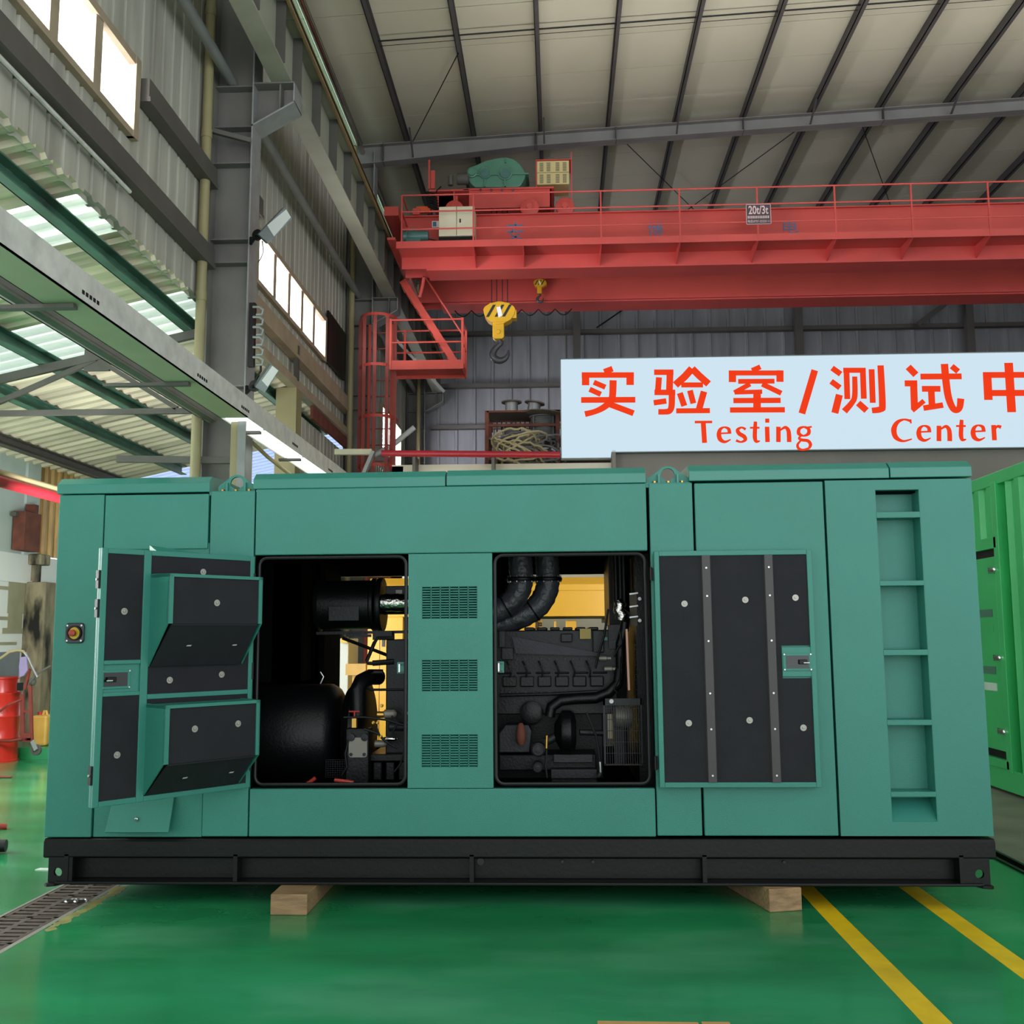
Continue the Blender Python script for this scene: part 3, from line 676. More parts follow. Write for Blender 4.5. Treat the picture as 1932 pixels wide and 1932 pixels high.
# right door, swung right round
RX0, RX1, RZ0, RZ1, RY = .588, 1.535, .70, 2.105, YF-.075
rd = MB()
fw_ = .03
rd.box(RX0, RX1, RY+.02, RY+.045, RZ0, RZ1)
rd.box(RX0, RX0+fw_, RY, RY+.02, RZ0, RZ1); rd.box(RX1-fw_, RX1, RY, RY+.02, RZ0, RZ1); rd.box(RX0+fw_, RX1-fw_, RY, RY+.02, RZ0, RZ0+fw_); rd.box(RX0+fw_, RX1-fw_, RY, RY+.02, RZ1-fw_, RZ1)
rd.box(1.335, 1.51, RY+.004, RY+.02, 1.345, 1.52)
rdoor = rd.build('door', 'teal', G, bevel=.003)
m = MB(); m.box(RX0+fw_, 1.335, RY+.008, RY+.03, RZ0+fw_, RZ1-fw_); m.box(1.335, RX1-fw_, RY+.008, RY+.03, RZ0+fw_, 1.335); m.box(1.335, RX1-fw_, RY+.008, RY+.03, 1.53, RZ1-fw_)
m.build('insulation', 'insulation', rdoor)
for x in (.90, 1.275):
    m = MB(); m.prism([(x-.03,RY+.008),(x-.024,RY-.006),(x+.024,RY-.006),(x+.03,RY+.008)], 'z', RZ0+fw_, RZ1-fw_)
    st = m.build('stiffener', 'stiff_grey', rdoor)
    m = MB()
    for z in (.77, 1.04, 1.25, 1.56, 1.83, 2.0): m.lathe([(.006,0),(.006,.004)], (x,RY-.006,z), (0,-1,0), 10)
    m.build('rivets', 'zinc', st)
for x, z in ((.765,1.785),(1.13,1.805),(1.43,1.815),(.77,1.075),(1.13,1.09),(1.445,1.045)):
    m = MB(); m.lathe([(.019,0),(.019,.003),(.013,.003),(.013,.0008),(.007,.0008),(.007,.006),(.002,.007)], (x,RY+.008,z), (0,-1,0), 18); m.build('washer', 'washer', rdoor, True)
def lock(door, o, ux, n, flip=1):
    """recessed lock tray: o = centre, ux = along the door, n = towards the viewer"""
    o, ux, n = Vector(o), Vector(ux), Vector(n); z = Vector((0,0,1))
    m = MB(); m.obox(o-ux*.085-z*.052, ux*.17, n*.006, z*.104); lk = m.build('lock_plate', 'teal', door, bevel=.002)
    m = MB(); m.obox(o-ux*.068-z*.038+n*.006, ux*.136, n*.002, z*.076); m.build('lock_tray', 'black_gloss', lk)
    m = MB(); m.obox(o+ux*(.005*flip if flip>0 else -.055)-z*.014+n*.008, ux*.05, n*.02, z*.028); m.build('latch', 'engine_black', lk, bevel=.004)
    m = MB(); m.cyl(o+ux*.03*flip+n*.028-z*.006, o+ux*.065*flip+n*.028-z*.006, .006, n=10); m.build('latch_bolt', 'chrome', lk, True)
    m = MB()
    for a in (-.078,.078):
        for c_ in (-.045,.045): m.lathe([(.006,0),(.005,.005)], o+ux*a+z*c_+n*.006, n, 8)
    m.build('screws', 'zinc', lk)
lock(rdoor, (1.425, RY+.004, 1.432), (1,0,0), (0,-1,0))
for z in (.84, 1.97):
    m = MB(); m.box(.566,.586,YF-.04,YF-.004,z-.035,z+.035); m.cyl((.570,YF-.04,z-.04),(.570,YF-.04,z+.04),.009,n=10); m.build('hinge', 'black_steel', G)

# left door, swung out towards the viewer
HX, HY = -1.885, YF-.03
DV = Vector((-.636, -.772, 0)); DN = Vector((.772, -.636, 0)); H0 = Vector((HX, HY, 0)); ZV = Vector((0,0,1))
def D(u, z, o=0): return H0+DV*u+DN*o+ZV*z
def dbox(m, u0, u1, z0, z1, o0, o1): return m.obox(D(u0,z0,o0), DV*(u1-u0), DN*(o1-o0), ZV*(z1-z0))
LW = .985; LZa, LZb = .70, 2.105
m = MB(); dbox(m, 0, LW, LZa, LZb, -.045, -.02)
for a in ((0,.03,LZa,LZb),(LW-.035,LW,LZa,LZb),(.69,.735,LZa,LZb),(.03,.69,LZa,LZa+.03),(.03,.69,LZb-.03,LZb),(.735,.95,LZa,LZa+.03),(.735,.95,LZb-.03,LZb),(.03,.69,1.262,1.29),(.735,.95,1.288,1.31),(.735,.95,1.462,1.485)): dbox(m, *a, -.02, .0)
ldoor = m.build('door', 'teal', G, bevel=.003)
m = MB()
for a in ((.735,.95,LZa+.03,1.288),(.735,.95,1.485,LZb-.03),(.03,.69,LZa+.03,1.262),(.03,.69,1.29,LZb-.03)): dbox(m, *a, -.02, -.006)
m.build('insulation', 'insulation', ldoor)
m = MB(); dbox(m, .735, .95, 1.31, 1.462, -.02, -.014); m.build('lock_recess', 'teal', ldoor)
lock(ldoor, D(.875, 1.38, -.014), -DV, DN, -1)
for (z0, z1, z2, zt) in ((1.965, 1.685, 1.445, 'upper'), (1.235, .915, .735, 'lower')):
    # scoop: cheeks, top lip, sloped insulated face
    def cheek(m, u, t):
        prof = [(0,z2),(0,z0+.005),(.2,z0),(.2,z1)]
        a = [D(u,z,o) for o,z in prof]; b2 = [v+DV*t for v in a]
        m.add(a+b2, [(0,1,2,3),(7,6,5,4),(0,1,5,4),(1,2,6,5),(2,3,7,6),(3,0,4,7)])
    m = MB(); cheek(m, .685, .008); cheek(m, .075, .008)
    dbox(m, .075, .693, z0-.018, z0, .0, .2); dbox(m, .66, .693, z1, z0, .192, .2); dbox(m, .075, .10, z1, z0, .192, .2)
    hd = m.build('air_scoop', 'teal', ldoor)
    m = MB(); dbox(m, .10, .66, z1-.01, z0-.018, .18, .192)
    q = [D(.1,z1,.18), D(.66,z1,.18), D(.66,z2,.0), D(.1,z2,.0), D(.1,z1,.195), D(.66,z1,.195), D(.685,z2,.012), D(.1,z2,.012)]
    m.hexa(q); m.build('scoop_lining', 'insulation', hd)
    m = MB()
    for u, z in ((.50, (z1+z0)/2+.02), (.22, (z1+z0)/2+.03)) if zt == 'lower' else ((.38, (z1+z0)/2-.02),):
        m.lathe([(.019,0),(.019,.003),(.013,.003),(.013,.0008),(.007,.0008),(.007,.006),(.002,.007)], D(u,z,.192), DN, 18)
    m.build('washers', 'washer', hd, True)
    for u in (.5, .2): MB().obox(D(u, (z1+z2)/2-.008, .118), DV*.028, DN*.005, ZV*.007+DV*-.008).build('tab', 'washer', hd)
for u, z in ((.842,1.755),(.853,.969),(.552,1.364),(.213,1.385),(.356,1.995)):
    m = MB(); m.lathe([(.019,0),(.019,.003),(.013,.003),(.013,.0008),(.007,.0008),(.007,.006),(.002,.007)], D(u,z,-.006), DN, 18); m.build('washer', 'washer', ldoor, True)
for z in (1.93, 1.77, .87):
    m = MB(); dbox(m, LW, LW+.012, z-.05, z+.05, -.04, -.008); hg = m.build('edge_catch', 'black_steel', ldoor)
    m = MB(); m.lathe([(.007,0),(.006,.006)], D(LW+.012,z,-.024), DV, 10); m.build('screw', 'zinc', hg)
m = MB()  # outside cowl of the same door, seen over its top edge
m.add([D(.62,2.095,-.045), D(.62,2.15,-.16), D(.05,2.10,-.045), D(.05,2.10,-.16), D(.62,1.6,-.16), D(.05,1.6,-.16), D(.62,1.4,-.045), D(.05,1.4,-.045)], [(0,1,3,2),(1,4,5,3),(4,6,7,5),(0,1,4,6),(2,3,5,7)])
m.build('outer_cowl', 'teal_gloss', ldoor)
for z in (.85, 1.4, 1.95):
    m = MB(); m.cyl((HX-.004,HY+.005,z-.05),(HX-.004,HY+.005,z+.05),.011,n=10); m.build('hinge', 'black_steel', G)

# ---- engine room seen through the two openings
def q_(px, py, y): v = P(px, py, y); return v
EY = 7.3
S = EY/FPX     # metres per pixel, near enough
eng = MB()
a = q_(940,1190,7.15); c_ = q_(1165,1345,7.15); eng.box(a.x, c_.x, 7.0, 7.85, c_.z, a.z)
a = q_(735,1205,7.15); c_ = q_(900,1420,7.15); eng.box(a.x, c_.x, 7.05, 7.85, c_.z, a.z)
a = q_(945,1420,7.1); c_ = q_(1125,1450,7.1); eng.box(a.x, c_.x, 6.98, 7.8, c_.z, a.z)
a = q_(1040,1452,7.0); c_ = q_(1128,1478,7.0); eng.box(a.x, c_.x, 6.92, 7.7, c_.z, a.z)
a = q_(900,1230,7.3); c_ = q_(1140,1470,7.3); eng.box(a.x, c_.x, 7.3, 7.9, c_.z, a.z)
for i in range(6):
    a = q_(992+24*i,1184,7.1); c_ = q_(1010+24*i,1190,7.1); eng.box(a.x, c_.x, 7.0, 7.5, c_.z, a.z)
    a = q_(940+36*i,1268,6.98); c_ = q_(968+36*i,1272,6.98); eng.box(a.x, c_.x, 6.99, 7.1, c_.z, a.z)
a = q_(700,1420,7.0); c_ = q_(775,1434,7.0); eng.box(a.x, c_.x, 6.95, 7.5, c_.z, a.z)
for i in range(3): 
    a = q_(706+24*i,1436,7.0); c_ = q_(722+24*i,1470,7.0); eng.box(a.x, c_.x, 6.97, 7.5, c_.z, a.z)
E_ = eng.build('engine_block', 'engine_black', G, bevel=.012)
def sub(name, m, mt, sm=True, bev=0): return m.build(name, mt, E_, sm, bev)
# intake wedge
w1 = [q_(*t) for t in ((968,1201,6.95),(975,1233,6.95),(1140,1239,6.95),(1128,1232,6.95))]; w2 = [v+Vector((0,.25,0)) for v in w1]
sub('intake_manifold', MB().add(w1+w2, [(0,1,2,3),(4,5,6,7),(0,1,5,4),(1,2,6,5),(2,3,7,6),(3,0,4,7)]), 'engine_grey', False)
m = MB(); a = q_(948,1222,6.95); c_ = q_(970,1245,6.95); m.box(a.x, c_.x, 6.95, 7.1, c_.z, a.z); a = q_(943,1190,6.95); c_ = q_(955,1222,6.95); m.box(a.x, c_.x, 6.96, 7.1, c_.z, a.z); sub('bracket', m, 'engine_grey', False, .006)
for (px, pts) in ((0, ((984,1046),(985,1070),(986,1092),(981,1115),(966,1136),(944,1150),(925,1158))), (1, ((1034,1046),(1035,1070),(1036,1092),(1033,1116),(1018,1142),(992,1160),(960,1172),(925,1180)))):
    y = 6.98+.14*px
    pts2 = [pts[0]]
    P3 = [q_(x_, y_, y) for x_, y_ in pts]
    sm = []
    for i in range(len(P3)-1):
        p0, p1, p2, p3 = P3[max(i-1,0)], P3[i], P3[i+1], P3[min(i+2,len(P3)-1)]
        for k in range(5):
            t = k/5; sm.append(.5*(2*p1+(p2-p0)*t+(2*p0-5*p1+4*p2-p3)*t*t+(3*p1-p0-3*p2+p3)*t**3))
    sm.append(P3[-1])
    rr = [.082*(1+.035*math.sin(i*2.3)) for i in range(len(sm))]
    ex = sub('exhaust_elbow', MB().tube(sm, rr, 20), 'wrap')
    m = MB(); o = q_(pts[2][0], 1097, y); m.lathe([(.095,0),(.1,.008),(.1,.02),(.095,.028)], o, (0,0,1), 24)
    sub('clamp_flange', m, 'engine_black')
    m = MB()
    for k in range(10):
        t = 2*math.pi*k/10; m.lathe([(.0045,0),(.0045,.045),(.003,.048)], o+Vector((.09*math.cos(t), .09*math.sin(t), -.008)), (0,0,1), 8)
    sub('flange_bolts', m, 'zinc')
    i = 22; m = MB(); d0 = (sm[i+1]-sm[i]).normalized(); m.lathe([(.086,0),(.088,.004),(.086,.012)], sm[i], d0, 24); sub('clamp_band', m, 'engine_black')
# injector lines, rocker covers and bolts along the block
m = MB()
for i in range(6):
    a = q_(950+33*i,1276,6.98); c_ = q_(976+33*i,1296,6.98); m.box(a.x, c_.x, 6.965, 7.02, c_.z, a.z)
sub('rocker_cover', m, 'engine_black', False, .008)
for i in range(6):
    sub('injector_line', MB().tube([q_(958+30*i,1248,6.97), q_(962+30*i,1256,6.93), q_(966+30*i,1268,6.94), q_(964+30*i,1278,6.97)], .006, 8), 'engine_grey')
m = MB()
for i in range(14):
    for y_ in (1244, 1306): m.lathe([(.008,0),(.008,.008)], q_(948+15*i,y_,6.985), (0,-1,0), 6)
sub('block_bolts', m, 'engine_grey', False)
sub('fuel_rail', MB().tube([q_(945,1312,6.95), q_(1040,1310,6.95), q_(1130,1306,6.95)], .011, 10), 'engine_black')
m = MB(); a = q_(1060,1196,6.97); c_ = q_(1082,1212,6.97); m.box(a.x, c_.x, 6.96, 7.02, c_.z, a.z); a = q_(1120,1190,6.97); c_ = q_(1142,1232,6.97); m.box(a.x, c_.x, 6.95, 7.02, c_.z, a.z); sub('control_unit', m, 'engine_black', False, .006)
for (x_, y_) in ((1132,1243),(1142,1263)):
    m = MB(); m.lathe([(.016,0),(.016,.05),(.011,.055),(.011,.08)], q_(x_,y_,6.9), (1,0,0), 12); sub('hose_joint', m, 'plate_grey')
m = MB(); o = q_(1004,1345,6.97); m.lathe([(.075,0),(.08,.01),(.08,.03),(.06,.04)], o, (0,-1,0), 24); sub('flywheel_cover', m, 'engine_black')
# charge-air pipe and turbocharger
cp_ = [q_(x_, y_, 6.9) for x_, y_ in ((1038,1352),(1042,1334),(1060,1322),(1090,1319),(1125,1318),(1150,1308),(1168,1290),(1172,1262))]
sub('charge_pipe', MB().tube(cp_, .036, 14), 'engine_black')
m = MB(); o = q_(1064,1381,6.9); m.lathe([(.05,-.06),(.1,-.03),(.135,-.012),(.14,0),(.14,.05),(.12,.075),(.07,.085)], o, (1,0,0), 28); sub('turbocharger', m, 'engine_black')
m = MB(); o = q_(1030,1400,6.88); m.tube([o, q_(1050,1390,6.88), q_(1064,1384,6.88)], .028, 12); sub('oil_pipe', m, 'engine_grey'); m = MB(); m.tube([q_(1095,1382,6.88), q_(1140,1384,6.9)], .02, 12); sub('outlet_pipe', m, 'engine_grey')
for (x_, y_, r_) in ((1017,1412,.046),(1016,1445,.036)):
    m = MB(); m.lathe([(r_,0),(r_,-.1),(r_*.8,-.105),(r_*.8,-.095),(r_*.5,-.095),(r_*.5,-.105),(r_*.2,-.106)], q_(x_,y_,6.95), (0,1,0), 22); sub('oil_filter', m, 'engine_grey')
m = MB(); m.prism([(q_(943,1420,6.93).x,q_(943,1420,6.93).z),(q_(1000,1420,6.93).x,q_(1000,1420,6.93).z),(q_(1004,1380,6.93).x,q_(1004,1380,6.93).z),(q_(998,1368,6.93).x,q_(998,1368,6.93).z),(q_(955,1368,6.93).x,q_(955,1368,6.93).z),(q_(943,1384,6.93).x,q_(943,1384,6.93).z)], 'y', 6.93, 7.1); sub('pump_cover', m, 'engine_grey', False, .006)
m = MB(); m.lathe([(.02,0),(.03,.02),(.034,.06),(.024,.12),(.012,.14)], q_(984,1405,6.86), (0,0,1), 16); sub('fuel_bowl', m, 'rust')
m = MB(); a = q_(1045,1424,6.88); c_ = q_(1120,1440,6.88); m.box(a.x,c_.x,6.88,7.0,c_.z,a.z); a = q_(1040,1452,6.88); c_ = q_(1128,1470,6.88); m.box(a.x,c_.x,6.88,7.0,c_.z,a.z); sub('mount_bracket', m, 'engine_grey', False, .005)
m = MB(); a = q_(1096,1187,6.96); c_ = q_(1117,1206,6.96); m.box(a.x,c_.x,6.965,6.972,c_.z,a.z); sub('data_label', m, 'label_yellow', False)
h1 = [q_(x_, y_, 6.8) for x_, y_ in ((1033,1392),(1032,1420),(1030,1445),(1033,1468))]; sub('drain_hose', MB().tube(h1, .007, 8), 'rubber')
m = MB(); m.cyl(q_(1033,1388,6.8), q_(1032,1412,6.8), .009, n=10); sub('hose_fitting', m, 'brass')
h2 = [q_(x_, y_, 6.8) for x_, y_ in ((1108,1345),(1116,1365),(1126,1390),(1131,1420),(1133,1440))]; sub('drain_hose', MB().tube(h2, .008, 8), 'rubber')
m = MB(); m.cyl(q_(1133,1438,6.8), q_(1134,1458,6.8), .010, n=10); m.cyl(q_(1133,1461,6.8), q_(1130,1466,6.78), .011, n=10); sub('hose_fitting', m, 'zinc')
for pts in (((1150,1150),(1142,1200),(1130,1240),(1125,1262)), ((1172,1192),(1175,1215),(1168,1225),(1160,1240)), ((1172,1240),(1170,1280),(1160,1300),(1166,1308))):
    sub('harness_cable', MB().tube([q_(x_,y_,6.85) for x_,y_ in pts], .008, 8), 'engine_black')
# starter motors
for (x0_, x1_, y_, r_, mt) in ((726,747,1346,.03,'plate_grey'),(712,728,1347,.022,'brass'),(725,748,1393,.014,'chrome'),(708,728,1402,.024,'plate_grey'),(735,772,1370,.03,'engine_grey')):
    o = q_(x0_, y_, 6.9); m = MB(); L_ = (x1_-x0_)*6.9/FPX; m.lathe([(r_*.8,0),(r_,.006),(r_,L_-.01),(r_*.8,L_),(r_*.4,L_+.01)], o, (1,0,0), 18); sub('starter_motor', m, mt)
for x_, y_ in ((706,1362),(714,1362),(722,1330),(720,1388),(770,1345),(768,1362)):
    m = MB(); o = q_(x_,y_,6.85); m.lathe([(.011,0),(.011,.012),(.006,.014),(.006,.028)], o, (0,-1,0), 10); sub('terminal_post', m, 'brass')
for pts in (((688,1374),(712,1382),(735,1402),(752,1412)),((660,1390),(652,1420),(655,1445),(645,1462)),((740,1350),(752,1362),(742,1380),(744,1392)),((650,1352),(690,1352),(730,1357),(765,1368)),((712,1372),(718,1388),(728,1398),(745,1408)),((765,1395),(764,1415),(757,1440),(745,1455))):
    P3 = [q_(x_,y_,6.84) for x_,y_ in pts]; sub('harness_cable', MB().tube(P3, .007, 8), 'rubber')
for pts in (((578,1478),(588,1472),(596,1466)), ((632,1470),(648,1472),(668,1475))):
    sub('battery_lead', MB().tube([q_(x_,y_,6.55) for x_,y_ in pts], .012, 8), 'red_plastic')
# drain pump with grey plate
m = MB(); a = q_(655,1372,6.9); c_ = q_(698,1480,6.9); m.box(a.x,c_.x,6.86,7.0,c_.z,a.z); sub('filter_housing', m, 'engine_black', False, .01)
a = q_(659,1390,6.85); c_ = q_(694,1428,6.85); m = MB(); m.prism(rrect(a.x,c_.x,c_.z,a.z,.018), 'y', 6.845, 6.86); sub('filter_plate', m, 'plate_grey', False, .003)
m = MB()
for x_ in (664, 689):
    o = q_(x_,1390,6.84); m.lathe([(.024,0),(.024,.006),(.018,.007)], o, (0,-1,0), 18); o = q_(x_-1,1422,6.84); m.lathe([(.011,0),(.011,.004)], o, (0,-1,0), 12)
sub('plate_bolts', m, 'engine_grey')
m = MB(); a = q_(665,1352,6.86); c_ = q_(674,1372,6.86); m.box(a.x,c_.x,6.85,6.88,c_.z,a.z); sub('drain_valve', m, 'brass', False, .003)
m = MB(); m.tube([q_(670,1352,6.86), q_(670,1341,6.86)], .006, 8); m.tube([q_(660,1341,6.86), q_(680,1341,6.86)], .006, 8); sub('valve_handle', m, 'red_plastic')
# bell housing, generator end
m = MB(); o = q_(660,1378,7.3); m.lathe([(.30,0),(.33,.03),(.36,.06),(.36,.13),(.30,.15)], o, (1,0,0), 40); sub('flywheel_housing', m, 'engine_black')
m = MB(); m.tube([q_(676,1350,6.95), q_(676,1300,6.95), q_(684,1284,7.0), q_(700,1276,7.1), q_(716,1276,7.2)], .055, 16); sub('breather_duct', m, 'engine_black')
m = MB(); m.lathe([(.2,0),(.27,.02),(.355,.05),(.36,.10),(.36,.55),(.33,.60),(.28,.63)], q_(482,1385,7.3), (1,0,0), 48)
alt = m.build('alternator', 'engine_black', G, True)
m = MB(); a = q_(615,1432,6.95); c_ = q_(650,1465,6.95)
for i in range(9): m.box(a.x, c_.x, 6.96, 6.965, c_.z+i*(a.z-c_.z)/8-.001, c_.z+i*(a.z-c_.z)/8+.001)
for i in range(9): xx = a.x+i*(c_.x-a.x)/8; m.box(xx-.001, xx+.001, 6.96, 6.965, c_.z, a.z)
m.build('air_screen', 'engine_grey', alt)
m = MB(); m.tube([q_(606,1288,7.1), q_(612,1275,7.1), q_(606,1266,7.1)], .006, 8); m.build('lifting_hook', 'zinc', alt, True)
# control cabinet and partition on the left, muffler
m = MB(); a = q_(505,1060,7.9); c_ = q_(612,1290,7.9); m.box(a.x, c_.x, 7.9, 8.28, c_.z, a.z); a = q_(488,1060,7.3); c_ = q_(512,1285,7.3); m.box(a.x,c_.x,7.3,7.32,c_.z,a.z); a = q_(576,1060,7.6); m.box(a.x,a.x+.02,7.55,7.9,c_.z,a.z)
m.box(-2.25,-1.86,7.9,8.5,.5,2.4); m.box(q_(641,1300,8.48).x-.7, q_(641,1300,8.48).x,8.3,8.5,.5,2.2)
m.build('control_cabinet', 'liner', G)
m = MB(); a = q_(600,1140,7.3); L_ = (716-600)*7.3/FPX; m.lathe([(.12,0),(.185,.012),(.19,.03),(.175,.04),(.175,L_-.04),(.19,L_-.03),(.19,L_-.01),(.12,L_)], a, (1,0,0), 40)
mu = m.build('muffler', 'engine_black', G, True)
m = MB(); m.lathe([(.19,0),(.195,.01),(.195,.03),(.19,.04)], q_(716,1140,7.3), (1,0,0), 32); m.lathe([(.07,.04),(.07,.3)], q_(716,1140,7.3), (1,0,0), 20); m.build('outlet_flange', 'engine_black', mu, True)
m = MB(); a = q_(622,1143,7.1); c_ = q_(678,1169,7.1); m.box(a.x,c_.x,7.115,7.12,c_.z,a.z); m.build('heat_plate', 'engine_grey', mu)
m = MB(); fp = [q_(x_,1136,7.15) for x_ in (722,732,742,752,762,775)]; m.tube(fp, [.058,.064,.06,.066,.061,.066], 18); m.build('foil_wrap', 'foil', mu, True)
m = MB(); a = q_(730,1104,7.2); c_ = q_(775,1124,7.2); m.box(a.x,c_.x,7.2,7.5,c_.z,a.z); ac = m.build('air_cleaner', 'engine_black', G, bevel=.004)
m = MB(); a = q_(749,1112,7.19); c_ = q_(761,1119,7.19); m.box(a.x,c_.x,7.193,7.2,c_.z,a.z); m.build('rating_label', 'plate_grey', ac)
m = MB(); m.beam(q_(600,1193,7.2), q_(775,1191,7.2), .05, .02); m.beam(q_(655,1197,7.15), q_(702,1198,7.15), .03,.02); m.tube([q_(648,1202,7.3), q_(735,1236,7.3)], .012, 8)
a = q_(706,1190,7.1); c_ = q_(742,1206,7.1); m.box(a.x,c_.x,7.08,7.2,c_.z,a.z)
m.tube([q_(745,1203,7.05), q_(714,1203,7.05), q_(708,1212,7.05), q_(694,1245,7.05), q_(696,1250,7.05), q_(712,1251,7.05)], .013, 10); m.tube([q_(705,1250,7.05), q_(745,1247,7.05)], .02, 10)
m.tube([q_(708,1267,7.05), q_(698,1272,7.05), q_(693,1285,7.05), q_(694,1296,7.05), q_(700,1300,7.05), q_(775,1300,7.05)], .009, 10); m.cyl(q_(707,1267,7.05), q_(724,1267,7.05), .02, n=12)
m.build('pipe_bracket', 'engine_black', G, True)
# radiator side
m = MB(); a = q_(1196,1050,7.2); c_ = q_(1240,1480,7.2); m.box(a.x, a.x+.25, 7.0, 8.5, c_.z, a.z); a = q_(1150,1050,7.7); c_ = q_(1180,1180,7.7); m.box(a.x,c_.x,7.7,8.5,c_.z,a.z); m.box(.43,.95,8.3,8.5,.6,2.4)
rad = m.build('radiator', 'engine_black', G)
m = MB(); a = q_(1198,1190,6.98); c_ = q_(1226,1330,6.98)
for i in range(16): zz = c_.z+i*(a.z-c_.z)/15; m.box(a.x,c_.x,6.985,6.99,zz-.0012,zz+.0012)
for i in range(8): xx = a.x+i*(c_.x-a.x)/7; m.box(xx-.001,xx+.001,6.985,6.99,c_.z,a.z)
m.build('core_mesh', 'engine_grey', rad)
m = MB(); m.beam(q_(1184,1188,6.9), q_(1188,1303,6.9), .014, .03); m.build('copper_strip', 'copper', rad)
m = MB(); a = q_(1190,1120,6.98); c_ = q_(1205,1182,6.98); m.box(a.x,c_.x,6.985,7.0,c_.z,a.z); m.build('core_side', 'wood_old', rad)
m = MB()
for y_ in (1122, 1146, 1166): m.beam(q_(1190,y_,6.98), q_(1206,y_-2,6.98), .01, .01)
for y_ in (1131, 1172): m.lathe([(.014,0),(.012,.01)], q_(1209,y_,6.97), (0,-1,0), 12)
m.build('core_bolts', 'zinc', rad)
for px in (1152, 1163, 1171, 1178): 
    m = MB(); m.tube([q_(px,1048,7.4), q_(px+2,1140,7.4)], .018 if px > 1160 else .006, 10); m.build('coolant_pipe', 'engine_black', rad, True)
m = MB(); fp = [q_(*t) for t in ((1168,1133,6.95),(1173,1142,6.95),(1170,1152,6.95),(1178,1162,6.95),(1174,1172,6.95))]; m.tube(fp, [.03,.045,.04,.052,.045], 14); m.build('foil_joint', 'foil', rad, True)
m = MB(); m.tube([q_(1182,1168,6.95), q_(1180,1190,6.95), q_(1172,1215,6.95), q_(1172,1262,6.95)], .03, 12); a = q_(1150,1180,6.96); c_ = q_(1176,1225,6.96); m.box(a.x,c_.x,6.97,7.05,c_.z,a.z); m.build('coolant_hose', 'engine_black', rad, True)
m = MB(); a = q_(1141,1203,6.93); c_ = q_(1148,1209,6.93); m.box(a.x,c_.x,6.93,6.94,c_.z,a.z); m.build('teal_tag', 'teal', rad)
# fan guard with the charging alternator behind it
a = q_(1139,1319,6.75); c_ = q_(1214,1444,6.75); m = MB()
m.box(a.x, c_.x, 6.75, 6.76, q_(0,1332,6.75).z, a.z); m.box(a.x,a.x+.014,6.75,6.77,c_.z,a.z); m.box(c_.x-.008,c_.x,6.75,6.77,c_.z,a.z); m.box(a.x,c_.x,6.75,6.77,c_.z-.004,c_.z+.004)
for i in range(17): xx = a.x+.01+i*(c_.x-a.x-.015)/16; m.box(xx-.0017,xx+.0017,6.752,6.757,c_.z,a.z)
for i in range(1,6): zz = c_.z+(a.z-c_.z)*i/6*1.02; m.box(a.x,c_.x,6.757,6.762,zz-.0017,zz+.0017)
fg = m.build('fan_guard', 'engine_grey', G)
m = MB(); m.lathe([(.014,0),(.014,.004)], q_(1155,1324,6.75), (0,-1,0), 16); m.build('white_sticker', 'paper', fg)
m = MB(); m.lathe([(.04,0),(.07,.02),(.075,.05),(.075,.10),(.06,.13)], q_(1157,1353,6.92), (1,0,0), 24); m.build('charging_alternator', 'plate_grey', fg, True)
m = MB(); m.box(q_(1160,1370,6.95).x,q_(1180,1440,6.95).x,6.95,6.96,q_(0,1440,6.95).z,q_(0,1366,6.95).z); m.build('fan_belt', 'engine_black', fg)
G.rotation_euler = (0, math.radians(-.28), 0)

# blocks the generator stands on
def block(name, corner, wd, ln_, h, ang, lab):
    t = math.radians(ang); ux = Vector((math.cos(t), math.sin(t), 0)); uy = Vector((-math.sin(t), math.cos(t), 0)); c0 = Vector(corner)
    m = MB(); m.obox(c0, ux*wd, uy*ln_, Vector((0,0,h)))
    return tag(m.build(name, 'timber', None, bevel=.006), lab, 'wooden block', 'timber blocks under the generator')
block('timber_block', (-1.69, 6.07, 0), .215, 2.6, .117, 0, 'squared timber block under the generator skid, left of the middle')
block('timber_block', (1.205, 6.22, 0), .205, 2.4, .131, 14, 'squared timber block under the generator skid, beside the yellow line')

# ------------------------------------------------------------------ overhead crane
CX0, CX1 = -2.6, 13.5
CY = 16.45
C_ = thing('bridge_crane', 'red double girder bridge crane spanning the hall under the roof', 'crane', (-2.6, CY, 7.7))
m = MB(); m.box(CX0, CX1, CY, CY+.012, 7.74, 8.64); m.box(CX0, CX1, CY-.05, CY+.45, 8.64, 8.66); m.box(CX0, CX1, CY+.42, CY+.432, 7.74, 8.64)
m.hexa([(CX0+.42,CY-.02,7.70),(CX1,CY-.02,7.70),(CX1,CY+.47,7.70),(CX0+.42,CY+.47,7.70),(CX0+.42,CY-.02,7.735),(CX1,CY-.02,7.735),(CX1,CY+.47,7.735),(CX0+.42,CY+.47,7.735)])
m.box(CX0, CX1, CY+.18, CY+.24, 8.66, 8.70)
fg_ = m.build('front_girder', 'crane_red', C_)
m = MB(); Y2 = 18.55
m.box(CX0, CX1, Y2, Y2+.012, 7.86, 8.64); m.box(CX0, CX1, Y2-.05, Y2+.45, 8.64, 8.66); m.box(CX0, CX1, Y2+.42, Y2+.432, 7.86, 8.64); m.box(CX0+.42, CX1, Y2-.06, Y2+.5, 7.80, 7.83); m.box(CX0, CX1, Y2+.18, Y2+.24, 8.66, 8.70)
m.build('rear_girder', 'crane_red', C_)
m = MB(); m.prism([(CY-.6,8.02),(CY-.6,8.06),(Y2+.8,8.06),(Y2+.8,8.02)], 'x', -2.75, -2.62); m.box(-2.86,-2.62, CY-.3, Y2+.7, 8.56, 8.72); 
m.build('end_carriage', 'crane_red', C_)
